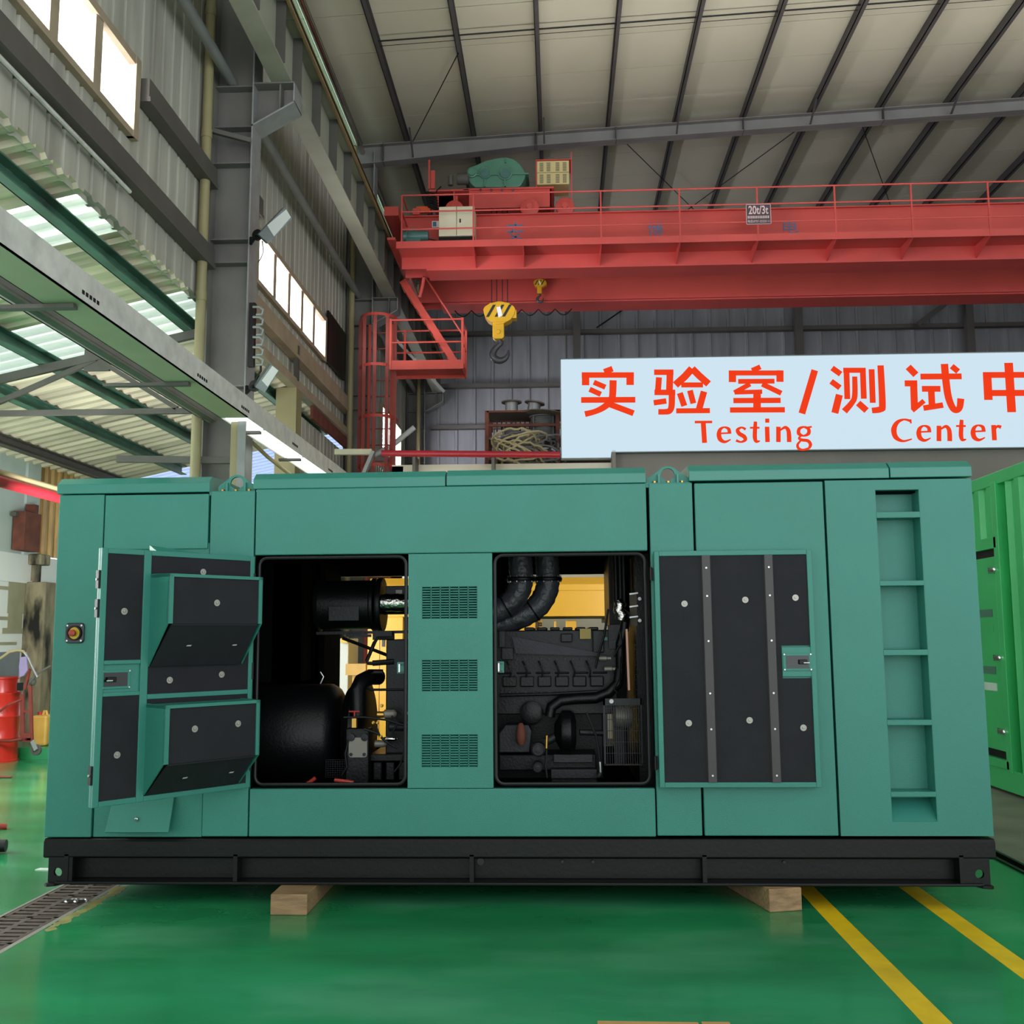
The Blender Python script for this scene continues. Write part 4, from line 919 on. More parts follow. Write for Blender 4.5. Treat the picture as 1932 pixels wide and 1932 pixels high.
# walkway
WY = 15.85
m = MB(); m.box(CX0, CX1, WY, CY, 7.945, 7.955); m.box(CX0, CX1, WY-.006, WY+.004, 7.87, 7.985)
wk = m.build('walkway', 'crane_red', C_)
posts = [-2.56, -1.35, -.02+.35, 1.72, 3.10, 4.48, 5.87, 7.26, 8.66, 10.05]
posts = [P(px, 430, WY).x for px in (758, 893, 987, 1134, 1283, 1430, 1577, 1722, 1868)] + [9.0, 10.3]
for x in posts[1:]:
    MB().prism([(WY,7.87),(WY,7.94),(CY,7.94),(CY,7.72)], 'x', x-.006, x+.006).build('bracket', 'crane_red', wk)
h = MB()
z_top, z_mid, z_low = P(760,369,WY).z, P(760,400,WY).z, P(760,433,WY).z
rl = MB()
for z in (z_top, z_mid, z_low): rl.tube([(posts[0], WY, z), (CX1, WY, z)], .014, 8)
rl.tube([(posts[0],WY,z_top),(posts[0],CY,z_top)], .014, 8); rl.tube([(posts[0],WY,z_mid),(posts[0],CY,z_mid)], .014, 8)
hr = rl.build('handrail', 'crane_red', C_, True)
for x in posts:
    if x == posts[2]: continue
    MB().box(x-.012, x+.012, WY-.012, WY+.012, 7.9, z_top).build('rail_post', 'crane_red', hr)
MB().box(posts[0]+.1, posts[0]+.22, CY-.1, CY-.0, 8.66, z_top).build('end_post', 'crane_red', hr)
# cabinet, motor, plates, lettering
a, c_ = P(828, 390, 16.05), P(895, 444, 16.05)
m = MB(); m.box(a.x, c_.x, 16.05, CY-.02, c_.z, a.z); cb = m.build('electrical_cabinet', 'cabinet_cream', C_, bevel=.01)
m = MB(); m.box(a.x, c_.x, 16.05, CY-.02, 7.955, c_.z-.02); m.build('cabinet_stand', 'black_steel', cb)
mid = (a.x+c_.x)/2
m = MB(); m.box(mid-.003, mid+.003, 16.046, 16.05, c_.z, a.z); m.box(mid+.05, mid+.07, 16.03, 16.05, (a.z+c_.z)/2-.03, (a.z+c_.z)/2+.03); m.build('door_handle', 'black_steel', cb)
m = MB(); a, c_ = P(815, 417, CY-.012), P(830, 429, CY-.012); m.box(a.x, c_.x, CY-.01, CY-.002, c_.z, a.z); np_ = m.build('name_plate', 'paper', C_)
m = MB(); m.box(a.x+.015, a.x+.075, CY-.012, CY-.010, c_.z+.02, a.z-.015); m.build('plate_print', 'text_blue', np_)
a, c_ = P(760, 433, 16.1), P(808, 457, 16.1); r_ = (a.z-c_.z)/2.4; zc_ = (a.z+c_.z)/2
m = MB(); m.lathe([(r_*.6,0),(r_*1.05,.01),(r_*1.05,.07),(r_*.95,.08),(r_,.09),(r_,(c_.x-a.x)-.05),(r_*.85,c_.x-a.x)], (a.x, 16.12, zc_), (1,0,0), 24); m.box(a.x+.12,a.x+.22,16.06,16.2,zc_+r_*.8,zc_+r_*1.3); m.box(a.x+.06,a.x+.3,16.05,16.2,7.955,zc_-r_*.6)
m.build('travel_motor', 'motor_green', C_, True)
m = MB(); m.tube([P(808,451,16.1), P(825,454,16.1), P(838,457,16.1)], .012, 8); m.build('motor_cable', 'black_steel', C_, True)
# painted characters on the girder (weathered blue)
def strokes(mb, lst, ox, oy, sc, y, th):
    for pts, wd in lst:
        pp = []
        for (u, v) in pts:
            q = P(ox+u/sc, oy+v/sc, y); pp.append((q.x, q.z))
        k = y/FPX/sc
        ws = [w_*k for w_ in wd] if isinstance(wd, (list,tuple)) else wd*k
        mb.ribbon(pp, ws, y, th, 6 if isinstance(wd, (list,tuple)) and len(pts) > 2 else 0)
AN = [([(1097,740),(1255,738)],16),([(1180,705),(1184,740)],16),([(1097,798),(1258,794)],14),([(1160,770),(1150,800),(1140,825),(1190,850),(1250,872)],[12,12,12,12,12]),([(1215,820),(1180,850),(1110,882)],[14,14,14])]
m = MB(); strokes(m, AN, 740, 280, 5.084, CY-.006, .004); m.build('painted_character', 'text_blue', C_); m = MB()
text_mesh(m, '博', P(1222,447,CY).x, P(1222,447,CY).z, .25, CY-.006, width=.26); m.build('painted_character', 'text_blue', C_); m = MB()
text_mesh(m, '电', P(1478,441,CY).x, P(1478,441,CY).z, .22, CY-.006, width=.24)
m.build('painted_character', 'text_blue', C_)
a, c_ = P(1407, 386, WY-.02), P(1455, 423, WY-.02)
m = MB(); m.box(a.x, c_.x, WY-.028, WY-.018, c_.z, a.z); pl = m.build('capacity_sign', 'sign_dark', C_)
m = MB(); H_ = a.z-c_.z; W_ = c_.x-a.x
m.box(a.x,c_.x,WY-.031,WY-.028,a.z-.008,a.z); m.box(a.x,c_.x,WY-.031,WY-.028,c_.z,c_.z+.008); m.box(a.x,a.x+.008,WY-.031,WY-.028,c_.z,a.z); m.box(c_.x-.008,c_.x,WY-.031,WY-.028,c_.z,a.z)
text_mesh(m, '20t/3t', a.x+W_*.1, c_.z+H_*.50, H_*.42, WY-.031, width=W_*.8, bold=.02)
for i in range(13): m.box(a.x+W_*(.06+i*.068), a.x+W_*(.06+i*.068+.042), WY-.031, WY-.028, c_.z+H_*.29, c_.z+H_*.42)
text_mesh(m, '电话:0757-22222111', a.x+W_*.06, c_.z+H_*.08, H_*.15, WY-.031, width=W_*.88, bold=.01)
m.build('sign_lettering', 'sign_pale', pl)

# trolley on the girders
T_ = thing('crane_trolley', 'red hoist trolley with green gearbox riding on the crane girders', 'hoist', (-.9, 17.2, 8.72))
m = MB(); a, c_ = P(885, 358, 16.75), P(1040, 390, 16.75)
m.box(a.x-.0, c_.x, 16.75, 16.77, c_.z, a.z); m.box(a.x-.1, c_.x+.05, 16.72, 18.8, a.z-.02, a.z+.01); m.box(c_.x-.02,c_.x,16.75,18.7,c_.z,a.z)
a2 = P(810, 357, 16.75); m.box(a2.x, a.x, 16.72, 18.8, a.z-.03, a.z-.0); m.box(a.x-.27,a.x-.25,16.74,18.7,c_.z-.05,a.z); m.box(a2.x+.05,a.x-.2,16.8,16.82,c_.z-.02,a.z-.08)
m.box(a.x-.3, c_.x+.3, 16.66, 16.72, 8.70, 8.76)
fr = m.build('frame', 'crane_red', T_)
m = MB()
for px in (907, 927, 947, 968): m.lathe([(.02,0),(.02,.02)], P(px,359,16.74), (0,-1,0), 10)
m.build('frame_bolts', 'beam_dark', fr)
for px in (1066, 1000, 860):
    m = MB(); m.lathe([(.14,0),(.16,.01),(.16,.06),(.14,.07),(.05,.08),(.05,.12)], P(px, 392, 16.78) if px > 1050 else (P(px,392,16.9).x, 16.6+.1, 8.86), (0,-1,0), 24); m.build('wheel', 'crane_red', T_, True)
# gearbox: rounded housing with bearing caps
y = 16.85
prof = [(880,322),(884,316),(900,310),(918,302),(936,298),(955,296),(970,300),(982,310),(989,322),(992,330),(988,340),(983,349),(978,353),(895,353),(888,346),(882,336)]
m = MB(); m.prism([(P(u,v,y).x, P(u,v,y).z) for u,v in prof], 'y', y, y+.45); gb = m.build('gearbox', 'gear_green', T_, bevel=.02)
m = MB()
for (u,v,r_) in ((915,326,.115),(953,327,.13),(891,327,.085)): m.lathe([(r_,0),(r_,.03),(r_*.75,.035),(r_*.72,.06)], P(u,v,y), (0,-1,0), 24)
m.build('bearing_cap', 'gear_green', gb, True)
m = MB()
for (u,v,r_) in ((915,326,.08),(953,327,.09)): m.lathe([(r_,0),(r_,.01)], P(u,v,y-.058), (0,-1,0), 20)
m.build('cap_face', 'motor_green', gb, True)
m = MB()
for u in (915, 953): 
    q = P(u,340,y); m.box(q.x-.012,q.x+.012,y-.04,y,P(u,353,y).z,q.z)
m.box(P(880,331,y).x-.04,P(992,331,y).x+.05,y-.03,y+.46,P(900,331,y).z-.012,P(900,331,y).z+.012)
q = P(954,300,y); m.box(q.x-.01,q.x+.01,y-.035,y,q.z-.08,q.z)
m.build('rib', 'gear_green', gb)
m = MB(); q = P(862,338,16.9); m.lathe([(.09,0),(.1,.02),(.1,.2),(.06,.22),(.04,.3)], q, (1,0,0), 20); q = P(850,350,16.9); m.cyl(q, q+Vector((0,0,.17)), .045, n=12); m.build('brake_motor', 'beam_dark', T_, True)
a, c_ = P(1013, 304, 16.9), P(1074, 347, 16.9); m = MB(); m.box(a.x, c_.x, 16.9, 17.4, c_.z, a.z); rb = m.build('resistor_box', 'resistor_cream', T_, bevel=.008)
m = MB(); H_ = a.z-c_.z; W_ = c_.x-a.x
for row in (0, 1):
    for colx in (.08,.30,.58,.80):
        for k in range(7): zz = c_.z+H_*(.06+row*.5+k*.055); m.box(a.x+W_*colx, a.x+W_*(colx+.12), 16.896, 16.9, zz, zz+H_*.025)
m.box(a.x, c_.x, 16.895, 16.9, c_.z+H_*.49, c_.z+H_*.505); m.build('louvre_slots', 'beam_dark', rb)
m = MB(); m.box(a.x-.02, c_.x+.05, 16.88, 17.42, a.z+.004, a.z+.02); m.box(c_.x+.03,c_.x+.05,16.9,16.92,9.05,a.z+.15); m.box(a.x-.02,a.x-.0,16.9,16.92,9.3,a.z+.01); m.build('box_roof', 'crane_red', T_)
m = MB(); a = P(805,384,16.7)
m.tube([P(832,352,16.75), P(824,360,16.72), P(820,375,16.7), P(816,392,16.7)], .012, 8)
for i in range(6): m.tube([P(814+i*.6,366+i*5,16.7)+Vector((.09*math.cos(t),0,.02*math.sin(t)-.03*math.cos(t))) for t in [2*math.pi*j/10 for j in range(10)]], .016, 6, closed=True)
m.build('coiled_cable', 'black_steel', T_, True)
m = MB(); a, c_ = P(828,370,16.8), P(858,396,16.8); m.box(a.x,c_.x,16.8,16.95,c_.z,a.z); m.build('junction_box', 'motor_green', T_)
m = MB(); a, c_ = P(786,391,16.75), P(812,399,16.75); m.box(a.x,c_.x,16.72,16.85,c_.z,a.z); m.build('limit_arm', 'orange', T_)
m = MB(); 
for px, y0_, y1_ in ((810,302,357),(817,322,356)): m.beam(P(px,y1_,16.8), P(px,y0_,16.8), .03 if px<815 else .07, .03, (0,1,0))
m.build('stay_post', 'crane_red', T_)

# hooks hanging from the trolley
def hook(name, cx, cz, y, k, lab, arms=True):
    t = thing(name, lab, 'crane hook', (cx, y, cz))
    prof = [(-.28,.06),(-.25,.11),(-.16,.17),(.0,.20),(.16,.17),(.25,.11),(.28,.06),(.26,-.04),(.20,-.13),(.13,-.17),(-.13,-.17),(-.20,-.13),(-.26,-.04)]
    m = MB(); m.prism([(cx+u*k, cz+v*k) for u,v in prof], 'y', y-.12*k, y+.12*k); m.lathe([(.20*k,0),(.21*k,.004*k),(.21*k,.20*k),(.20*k,.21*k)], (cx, y-.105*k, cz), (0,1,0), 28)
    m.box(cx+.2*k, cx+.30*k, y-.1*k, y+.1*k, cz-.10*k, cz+.05*k)
    hb = m.build('sheave_cover', 'hook_yellow', t, bevel=.012*k)
    m = MB()
    for u0 in (-.13, .02, .15):
        m.prism([(cx+(u0-.10)*k,cz-.08*k),(cx+(u0-.05)*k,cz-.08*k),(cx+(u0+.07)*k,cz+.135*k),(cx+(u0+.02)*k,cz+.135*k)], 'y', y-.127*k, y-.1205*k)
    m.build('black_stripe', 'hook_black', hb)
    m = MB(); m.prism([(cx-.05*k,cz+.09*k),(cx+.02*k,cz+.10*k),(cx+.06*k,cz-.06*k),(cx-.01*k,cz-.10*k)], 'y', y-.132*k, y-.127*k); m.build('paper_note', 'paper', hb)
    m = MB(); m.prism([(cx-.12*k,cz-.16*k),(cx+.08*k,cz-.16*k),(cx+.08*k,cz-.43*k),(cx+.05*k,cz-.46*k),(cx-.08*k,cz-.46*k),(cx-.12*k,cz-.43*k)], 'y', y-.09*k, y+.09*k)
    m.lathe([(.04*k,0),(.04*k,.02*k)], (cx-.02*k, y-.09*k, cz-.34*k), (0,-1,0), 16)
    m.build('cross_head', 'hook_yellow', t, bevel=.01*k)
    pts = [(-.0,-.46),(.02,-.52),(-.03,-.57),(-.09,-.63),(-.12,-.71),(-.09,-.79),(-.0,-.83),(.09,-.80),(.14,-.73),(.155,-.64)]
    rr = [.035,.04,.045,.055,.062,.066,.062,.05,.035,.012]
    sm, rs = [], []
    for i in range(len(pts)-1):
        p0,p1,p2,p3 = [Vector(pts[min(max(j,0),len(pts)-1)]) for j in (i-1,i,i+1,i+2)]
        for q in range(4):
            t_ = q/4; v = .5*(2*p1+(p2-p0)*t_+(2*p0-5*p1+4*p2-p3)*t_**2+(3*p1-p0-3*p2+p3)*t_**3)
            sm.append((cx+v.x*k, y, cz+v.y*k)); rs.append((rr[i]*(1-t_)+rr[i+1]*t_)*k)
    sm.append((cx+pts[-1][0]*k, y, cz+pts[-1][1]*k)); rs.append(rr[-1]*k)
    MB().tube(sm, rs, 12).build('hook', 'hook_steel', t, True)
    m = MB()
    for u in (-.14,-.05,.05,.14): m.tube([(cx+u*k, y, cz+.12*k), (cx+u*k, y, 9.36)], .009, 6)
    m.build('wire_ropes', 'hook_black', t, True)
hook('hook_block', -1.0, 7.20, 17.3, 1.0, 'big yellow and black striped crane hook block with open steel hook')
hook('hook_block', -.31, 8.13, 18.4, .42, 'small yellow striped auxiliary hook block high under the rear girder')
m = MB()
for i in range(7):
    x0 = -1.95+i*.32; m.tube([(x0+.32*k/8, 18.85, 7.79-.12*math.sin(math.pi*k/8)) for k in range(9)], .012, 6)
tag(m.build('festoon_cable', 'black_steel', None, True), 'dark looped festoon cable hanging under the crane left of the big hook', 'cable')

# caged ladder and platform at the second column
LXc, LYc = -3.12, 16.95
L_ = thing('caged_ladder', 'red safety cage ladder at the second column', 'ladder', (LXc, LYc, 0))
LT = 7.12
for px in (-3.33, -2.93): MB().box(px-.025, px+.025, 17.5, 17.53, 0, LT).build('stringer', 'ladder_red', L_)
for i in range(24): 
    z = .3+i*.29
    if z < LT: MB().cyl((-3.33,17.515,z), (-2.93,17.515,z), .011, n=8).build('rung', 'ladder_dark', L_)
for z in (7.14, 6.25, 5.35, 4.5, 3.6):
    m = MB(); pts = []
    for i in range(17):
        t = math.pi*(1+i/16); pts.append((-3.13+.33*math.cos(t), 17.35+.42*math.sin(t)))
    pts = [(-3.46,17.5)]+pts+[(-2.80,17.5)]
    for i in range(len(pts)-1):
        m.beam((pts[i][0],pts[i][1],z), (pts[i+1][0],pts[i+1][1],z), .006, .05)
    m.build('cage_hoop', 'ladder_red', L_)
for t in (200, 232, 270, 308, 340):
    x = -3.13+.325*math.cos(math.radians(t)); y = 17.35+.415*math.sin(math.radians(t))
    MB().box(x-.03, x+.03, y-.004, y+.004, 2.6, LT).build('cage_bar', 'ladder_dark', L_)
m = MB()
PXa, PXb, PYa, PYb, PZ = -2.86, -1.62, 16.95, 17.6, 6.2
F_ = thing('access_platform', 'red railed landing platform beside the caged ladder', 'platform', (PXa, PYa, PZ))
m = MB(); m.box(PXa, PXb, PYa, PYb, PZ, PZ+.02); m.box(PXa, PXb, PYa-.01, PYa, PZ-.06, PZ+.10); m.box(PXb-.01, PXb, PYa, PYb, PZ-.06, PZ+.1)
m.build('deck', 'ladder_red', F_)
m = MB(); m.box(PXa, PXb, PYb-.01, PYb, PZ-.06, PZ+.2); m.build('toe_board', 'ladder_red', F_)
m = MB()
for z in (PZ+.42, PZ+.82):
    m.tube([(PXa,PYa,z),(PXb,PYa,z),(PXb,PYb,z),(PXa,PYb,z)], .016, 8)
rl = m.build('handrail', 'ladder_red', F_, True)
for x, y in ((PXa,PYa),(PXb,PYa),(PXb,PYb),(PXa+.15,PYb)): MB().box(x-.02,x+.02,y-.02,y+.02,PZ-.06,PZ+.84).build('rail_post', 'ladder_red', rl)
MB().beam((-2.9, 17.62, 6.9), (-2.0, 17.62, 5.9), .03, .05).build('stay', 'pipe_grey', F_)
S_ = thing('crane_stairs', 'steep red stairs from the platform up to the crane', 'stairs', (-1.75, 17.4, 6.22))
a, c_ = Vector((-1.72, 17.3, 6.25)), Vector((-2.72, 17.3, 7.85))
for dy in (0, .35): MB().beam(a+Vector((0,dy,0)), c_+Vector((0,dy,0)), .03, .12).build('stringer', 'ladder_red', S_)
for i in range(8): q = a.lerp(c_, (i+.5)/8); MB().box(q.x-.08, q.x+.08, 17.3, 17.65, q.z-.01, q.z+.01).build('tread', 'ladder_red', S_)
m = MB(); m.tube([a+Vector((.1,0,.55)), c_+Vector((.1,0,.55))], .016, 8); m.tube([a+Vector((.1,0,0)),a+Vector((.1,0,.55))], .014, 8); m.tube([c_+Vector((.1,0,0)),c_+Vector((.1,0,.55))], .014, 8); m.build('handrail', 'ladder_red', S_, True)
tag(MB().tube([P(792,560,16.9), P(797,540,16.9), P(800,522,16.8)], .03, 10).build('crane_bumper', 'crane_red', None, True), 'bent red bumper bar hanging under the left end of the crane', 'bar')

# ------------------------------------------------------------------ illuminated sign
SX0 = P(1059,770,YR).x
sg = thing('illuminated_sign', 'long white light box sign with red Chinese and English lettering', 'sign', (SX0, YR, 4.06))
m = MB(); zt_, zb1, zb2 = 5.46, 4.055, 4.135; xs = .742
m.prism([(SX0,zb1),(xs-.01,zb1),(xs,zb2),(9.6,zb2),(9.6,zt_),(SX0,zt_)], 'y', YR, YR+.12)
m.build('light_box', 'sign_face', sg)
m = MB(); m.box(SX0-.012, 9.6, YR-.004, YR+.13, zt_, zt_+.012); m.box(SX0-.012, SX0, YR-.004, YR+.13, zb1-.01, zt_+.012); m.box(SX0-.012, xs, YR-.004, YR+.13, zb1-.012, zb1); m.box(xs, 9.6, YR-.004, YR+.13, zb2-.012, zb2)
m.build('sign_frame', 'flood_grey', sg)
Z5 = (1060, 660, 4.391); Z6 = (1490, 660, 4.371)
CH = [
 ('character', Z5, [([(377,147),(394,190)],76),([(165,208),(597,208)],46),([(197,186),(197,292)],62),([(566,186),(566,290)],62),([(265,268),(361,309)],43),([(230,326),(323,368)],44),
   ([(425,252),(420,380),(400,430),(340,480),(270,512),(192,532)],[60,58,58,52,46,50]),([(160,415),(609,413)],48),([(395,450),(595,525)],50)]),
 ('character', Z5, [([(765,185),(925,185)],46),([(897,165),(892,340)],56),([(768,352),(940,352)],46),([(805,228),(796,352)],50),([(912,340),(910,460),(892,505),(850,513),(800,513)],[54,52,50,46,46]),([(762,438),(866,423)],46),
   ([(1078,155),(1020,220),(942,290)],62),([(1080,155),(1140,215),(1216,282)],58),([(990,290),(1170,290)],42),([(978,357),(1015,464)],50),([(1062,336),(1090,443)],48),([(1178,345),(1138,490)],54),([(948,505),(1227,503)],42)]),
 ('character', Z5, [([(1602,137),(1620,174)],76),([(1384,191),(1835,191)],42),([(1414,172),(1414,266)],60),([(1808,170),(1808,264)],58),([(1462,261),(1762,259)],40),([(1560,283),(1430,354)],40),([(1432,352),(1660,346)],36),([(1660,283),(1819,359)],42),([(1618,345),(1618,495)],62),([(1422,420),(1813,418)],44),([(1394,498),(1848,496)],44)]),
 ('slash', Z6, [([(207,168),(101,524)],55)]),
 ('character', Z6, [([(350,149),(421,200)],46),([(342,259),(415,312)],46),([(410,370),(373,520)],57),([(443,168),(627,168)],42),([(468,150),(476,405)],46),([(603,150),(612,402)],46),([(537,220),(537,380),(510,440),(452,506)],[40,44,46,54]),([(565,438),(635,500)],52),([(676,160),(686,436)],46),([(750,128),(765,440),(752,488),(680,500)],[50,54,52,46])]),
 ('character', Z6, [([(978,140),(1042,205)],55),([(950,276),(1052,276)],50),([(1022,255),(1030,480)],56),([(1012,500),(1108,420)],40),([(1080,220),(1418,218)],48),([(1337,134),(1390,178)],46),([(1092,321),(1243,321)],48),([(1168,330),(1175,470)],52),([(1105,480),(1265,455)],46),([(1277,116),(1290,260),(1310,390),(1345,478),(1380,497),(1404,470),(1412,402)],[58,58,56,52,48,50,56])]),
 ('character', Z6, [([(1628,185),(1640,412)],66),([(1597,207),(2055,205)],48),([(1620,356),(2055,354)],50),([(1806,107),(1832,513)],68),([(2022,185),(2022,410)],66)]),
]
def dx(lst, du, dv): return [([(u+du, v+dv) for u, v in p_], w_) for p_, w_ in lst]
e_ = [([(1308,692),(1404,688)],13),([(1390,690),(1382,655),(1345,641),(1312,660),(1302,700),(1314,742),(1352,762),(1400,742)],[30,26,12,28,38,36,22,8])]
t_ = [([(1605,594),(1601,660),(1600,725),(1612,758),(1642,755)],[26,34,34,26,8]),([(1560,645),(1638,645)],15)]
n_ = [([(1795,637),(1795,763)],36),([(1806,668),(1850,642),(1876,665),(1883,710),(1884,763)],[12,24,32,36,36])]
LAT = [
 ('letter_T', Z5, [([(1102,598),(1246,597)],20),([(1172,600),(1183,770)],40)]),
 ('letter_e', Z5, e_), ('letter_s', Z5, [([(1524,658),(1490,643),(1457,662),(1470,693),(1510,718),(1520,745),(1485,763),(1444,750)],[22,14,28,34,34,28,14,22])]),
 ('letter_t', Z5, t_), ('letter_i', Z5, [([(1701,637),(1705,763)],36),([(1686,586),(1719,586)],34)]), ('letter_n', Z5, n_),
 ('letter_g', Z6, [([(118,634),(80,650),(76,690),(115,708),(155,690),(155,652),(118,634)],[14,26,30,14,30,26,14]),([(145,640),(182,634)],14),([(95,705),(78,728),(100,742),(150,750),(172,780),(160,812)],[14,18,24,26,26,20]),([(95,745),(66,780),(74,812),(110,824),(160,812)],[14,20,22,16,20])]),
 ('letter_C', Z6, [([(1003,588),(945,574),(888,598),(860,655),(876,720),(935,752),(1008,735)],[22,14,32,44,38,18,10]),([(996,573),(1001,606)],12)]),
 ('letter_e', Z6, dx(e_, -237, -15)), ('letter_n', Z6, dx(n_, -563, -11)), ('letter_t', Z6, dx(t_, -186, -17)), ('letter_e', Z6, dx(e_, 211, -19)),
 ('letter_r', Z6, [([(1682,620),(1690,745)],36),([(1694,655),(1715,630),(1744,638)],[12,20,28])]),
]
for nm, (ox, oy, sc), st in CH+LAT:
    m = MB(); strokes(m, st, ox, oy, sc, YR-.012, .011)
    m.build(nm if nm in ('character','slash') else 'letter', 'sign_red', sg)

# ------------------------------------------------------------------ things stored on the mezzanine roof
t = thing('red_fire_main', 'horizontal red pipe along the parapet between ladder and sign', 'pipe', (-2.4, 13.9, 4.06))
MB().tube([(-2.45,13.88,4.13),(SX0-.02,13.88,4.08)], .045, 14).build('pipe', 'pipe_red', t, True)
m = MB()
for x in (-2.0, -.9): m.box(x-.02,x+.02,13.88,14.24,3.86,4.1)
m.build('pipe_bracket', 'beam_dark', t)
RZ, RY0 = 3.95, 15.4
t = thing('storage_rack', 'dark steel rack on the mezzanine behind the cable reels', 'rack', (-.5, RY0, RZ))
for x in (-1.09, .0, .9):
    for y in (RY0, RY0+.7): MB().box(x-.03,x+.03,y-.03,y+.03,RZ,5.05).build('upright', 'rust', t)
for z in (4.3, 4.62, 4.85): MB().box(-1.09,.9,RY0-.02,RY0+.72,z-.02,z+.01 if z < 4.8 else z).build('shelf', 'beam_dark', t) if z < 4.8 else None
m = MB()
for i in range(26): x = -1.05+i*.075; m.box(x-.012,x+.012,RY0+.68,RY0+.70,4.85,5.03)
m.box(-1.09,.9,RY0+.67,RY0+.71,5.02,5.05); m.box(-1.09,.9,RY0-.03,RY0,5.02,5.05); m.box(-1.09,.9,RY0-.02,RY0+.02,4.8,4.84)
m.build('guard_bars', 'rust', t)
m = MB(); m.box(-1.09,.9,RY0,RY0+.7,5.035,5.05); m.build('top_shelf', 'beam_dark', t)
def reel(name, o, d, rf, rc_, ln_, lab, mcol='drum_cable', wound=False):
    t = thing(name, lab, 'cable reel', o, 'cable reels on the mezzanine rack')
    o, d = Vector(o), Vector(d).normalized()
    for k in (0, 1): MB().lathe([(rf,0),(rf,.02)], o+d*(ln_ if k else -.02), d, 28).build('flange', 'wood_old' if not wound else 'cable_grey', t, True)
    prof = [(rc_,0),(rc_,ln_)]
    if wound: prof = [v for i in range(14) for v in ((rc_*.95, ln_*i/14), (rc_, ln_*(i+.35)/14), (rc_, ln_*(i+.65)/14))]+[(rc_*.95, ln_)]
    MB().lathe(prof, o, d, 28).build('barrel', mcol, t, True)
    if wound:
        for k in range(4): 
            a = math.pi/4+k*math.pi/2; MB().cyl(o+Vector((rf*.95*math.cos(a), rf*.95*math.sin(a),0)), o+Vector((rf*.95*math.cos(a), rf*.95*math.sin(a), ln_)), .012, n=8).build('tie_rod', 'cable_grey', t)
    return t
reel('cable_reel', (-.72, RY0+.25, 5.07), (0,0,1), .16, .10, .16, 'small empty cable reel standing on top of the rack, left one')
reel('cable_reel', (-.38, RY0+.25, 5.075), (.16,0,1), .16, .10, .14, 'small empty cable reel tilted on top of the rack beside the other')
reel('cable_reel', (-.22, RY0+.2, 4.64), (0,0,1), .225, .20, .33, 'black cable reel wound full of cable on the rack shelf', 'cable_grey', True)
reel('cable_reel', (-.72, RY0+.2, 4.64), (0,0,1), .17, .14, .18, 'low wound cable reel on the rack shelf left of the full one', 'cable_grey', True)
tag(MB().lathe([(.30,0),(.31,.01),(.05,.03),(.05,.05)], (-.18, RY0-.02, 4.985), (.1,0,1), 28).build('reel_disc', 'wood_old', None, True), 'loose dark reel disc leaning on top of the full cable reel', 'disc')
random.seed(4)
for (cx, cy, r0, lab, mt) in ((-.55, 14.75, .42, 'pale coil of loose cable slumped behind the red pipe', 'hose_cream'), (-.38, 14.95, .5, 'dark coil of thick cable heaped in front of the rack', 'cable_grey')):
    pts = []
    for i in range(420):
        a = i*.15; rr = r0*(.75+.25*math.sin(i*.111)+.02*random.random())
        pts.append((cx+rr*math.cos(a), cy+.28*math.sin(a)+.0, 4.28+.20*math.sin(a*.5+i*.05)+.03*random.random()+.10*math.sin(a*.23+1)))
    tag(MB().tube(pts, .016, 6).build('cable_coil', mt, None, True), lab, 'cable')
tag(MB().box(-1.0,-.2,14.95,15.2,4.44,4.5).box(-.98,-.9,14.98,15.17,3.95,4.44).box(-.3,-.22,14.98,15.17,3.95,4.44).build('plank_stand', 'wood_old'), 'old plank trestle among the cable coils', 'trestle')
# broken sheet and bright pipes near the far window
tag(MB().tube([Vector((-3.78,18.5,4.75)), P(738,842,18.5), P(782,806,18.5)], .05, 10).build('white_tube', 'white_paint', None, True), 'white tube slanting out from the wall beside the ladder near the far window', 'tube')

# ------------------------------------------------------------------ green container on the right
KX, KZ0, KZ1, KY0, KY1 = 4.49, .03, 3.26, 6.5, 13.2
K = thing('shipping_container', 'bright green corrugated container at the right edge with a side door', 'container', (KX, KY0, 0))
m = MB(); m.box(KX, KX+2.4, KY0, KY1, KZ0, KZ0+.22); m.box(KX, KX+2.4, KY0, KY1, KZ1-.13, KZ1); m.box(KX+.08, KX+2.4, KY0+.05, KY1-.05, KZ0, KZ1-.05)
m.box(KX, KX+.16, KY1-.16, KY1, KZ0, KZ1); m.box(KX, KX+.16, KY0, KY0+.16, KZ0, KZ1)
bd = m.build('frame', 'container_green', K, bevel=.008)
DY0, DY1, DZ0, DZ1 = 10.72, 12.2, .40, 2.46        # door opening
m = MB()
m.corr((KX+.05, KY0+.16, KZ0+.22), (0, DY0-.26-KY0-.16, 0), (0,0,KZ1-KZ0-.35), (-1,0,0), .30, .045, ((0,0),(.25,0),(.4,1),(.75,1)))
m.corr((KX+.05, DY0-.10, DZ1+.12), (0, KY1-DY0+.0, 0), (0,0,KZ1-.13-DZ1-.12), (-1,0,0), .30, .045, ((0,0),(.25,0),(.4,1),(.75,1)))
m.corr((KX+.05, DY1+.1, KZ0+.22), (0, KY1-.16-DY1-.1, 0), (0,0,KZ1-KZ0-.35), (-1,0,0), .30, .045, ((0,0),(.25,0),(.4,1),(.75,1)))
m.build('corrugated_side', 'container_green', K)
m = MB(); m.box(KX-.02, KX+.08, DY0-.16, DY0-.04, KZ0+.2, KZ1-.1); m.box(KX-.02, KX+.08, DY1+.02, DY1+.1, KZ0+.2, KZ1-.1); m.box(KX-.02, KX+.08, DY0-.1, DY1+.1, DZ1+.02, DZ1+.14); m.box(KX-.02, KX+.08, DY0-.1, DY1+.1, KZ0+.22, DZ0-.06)
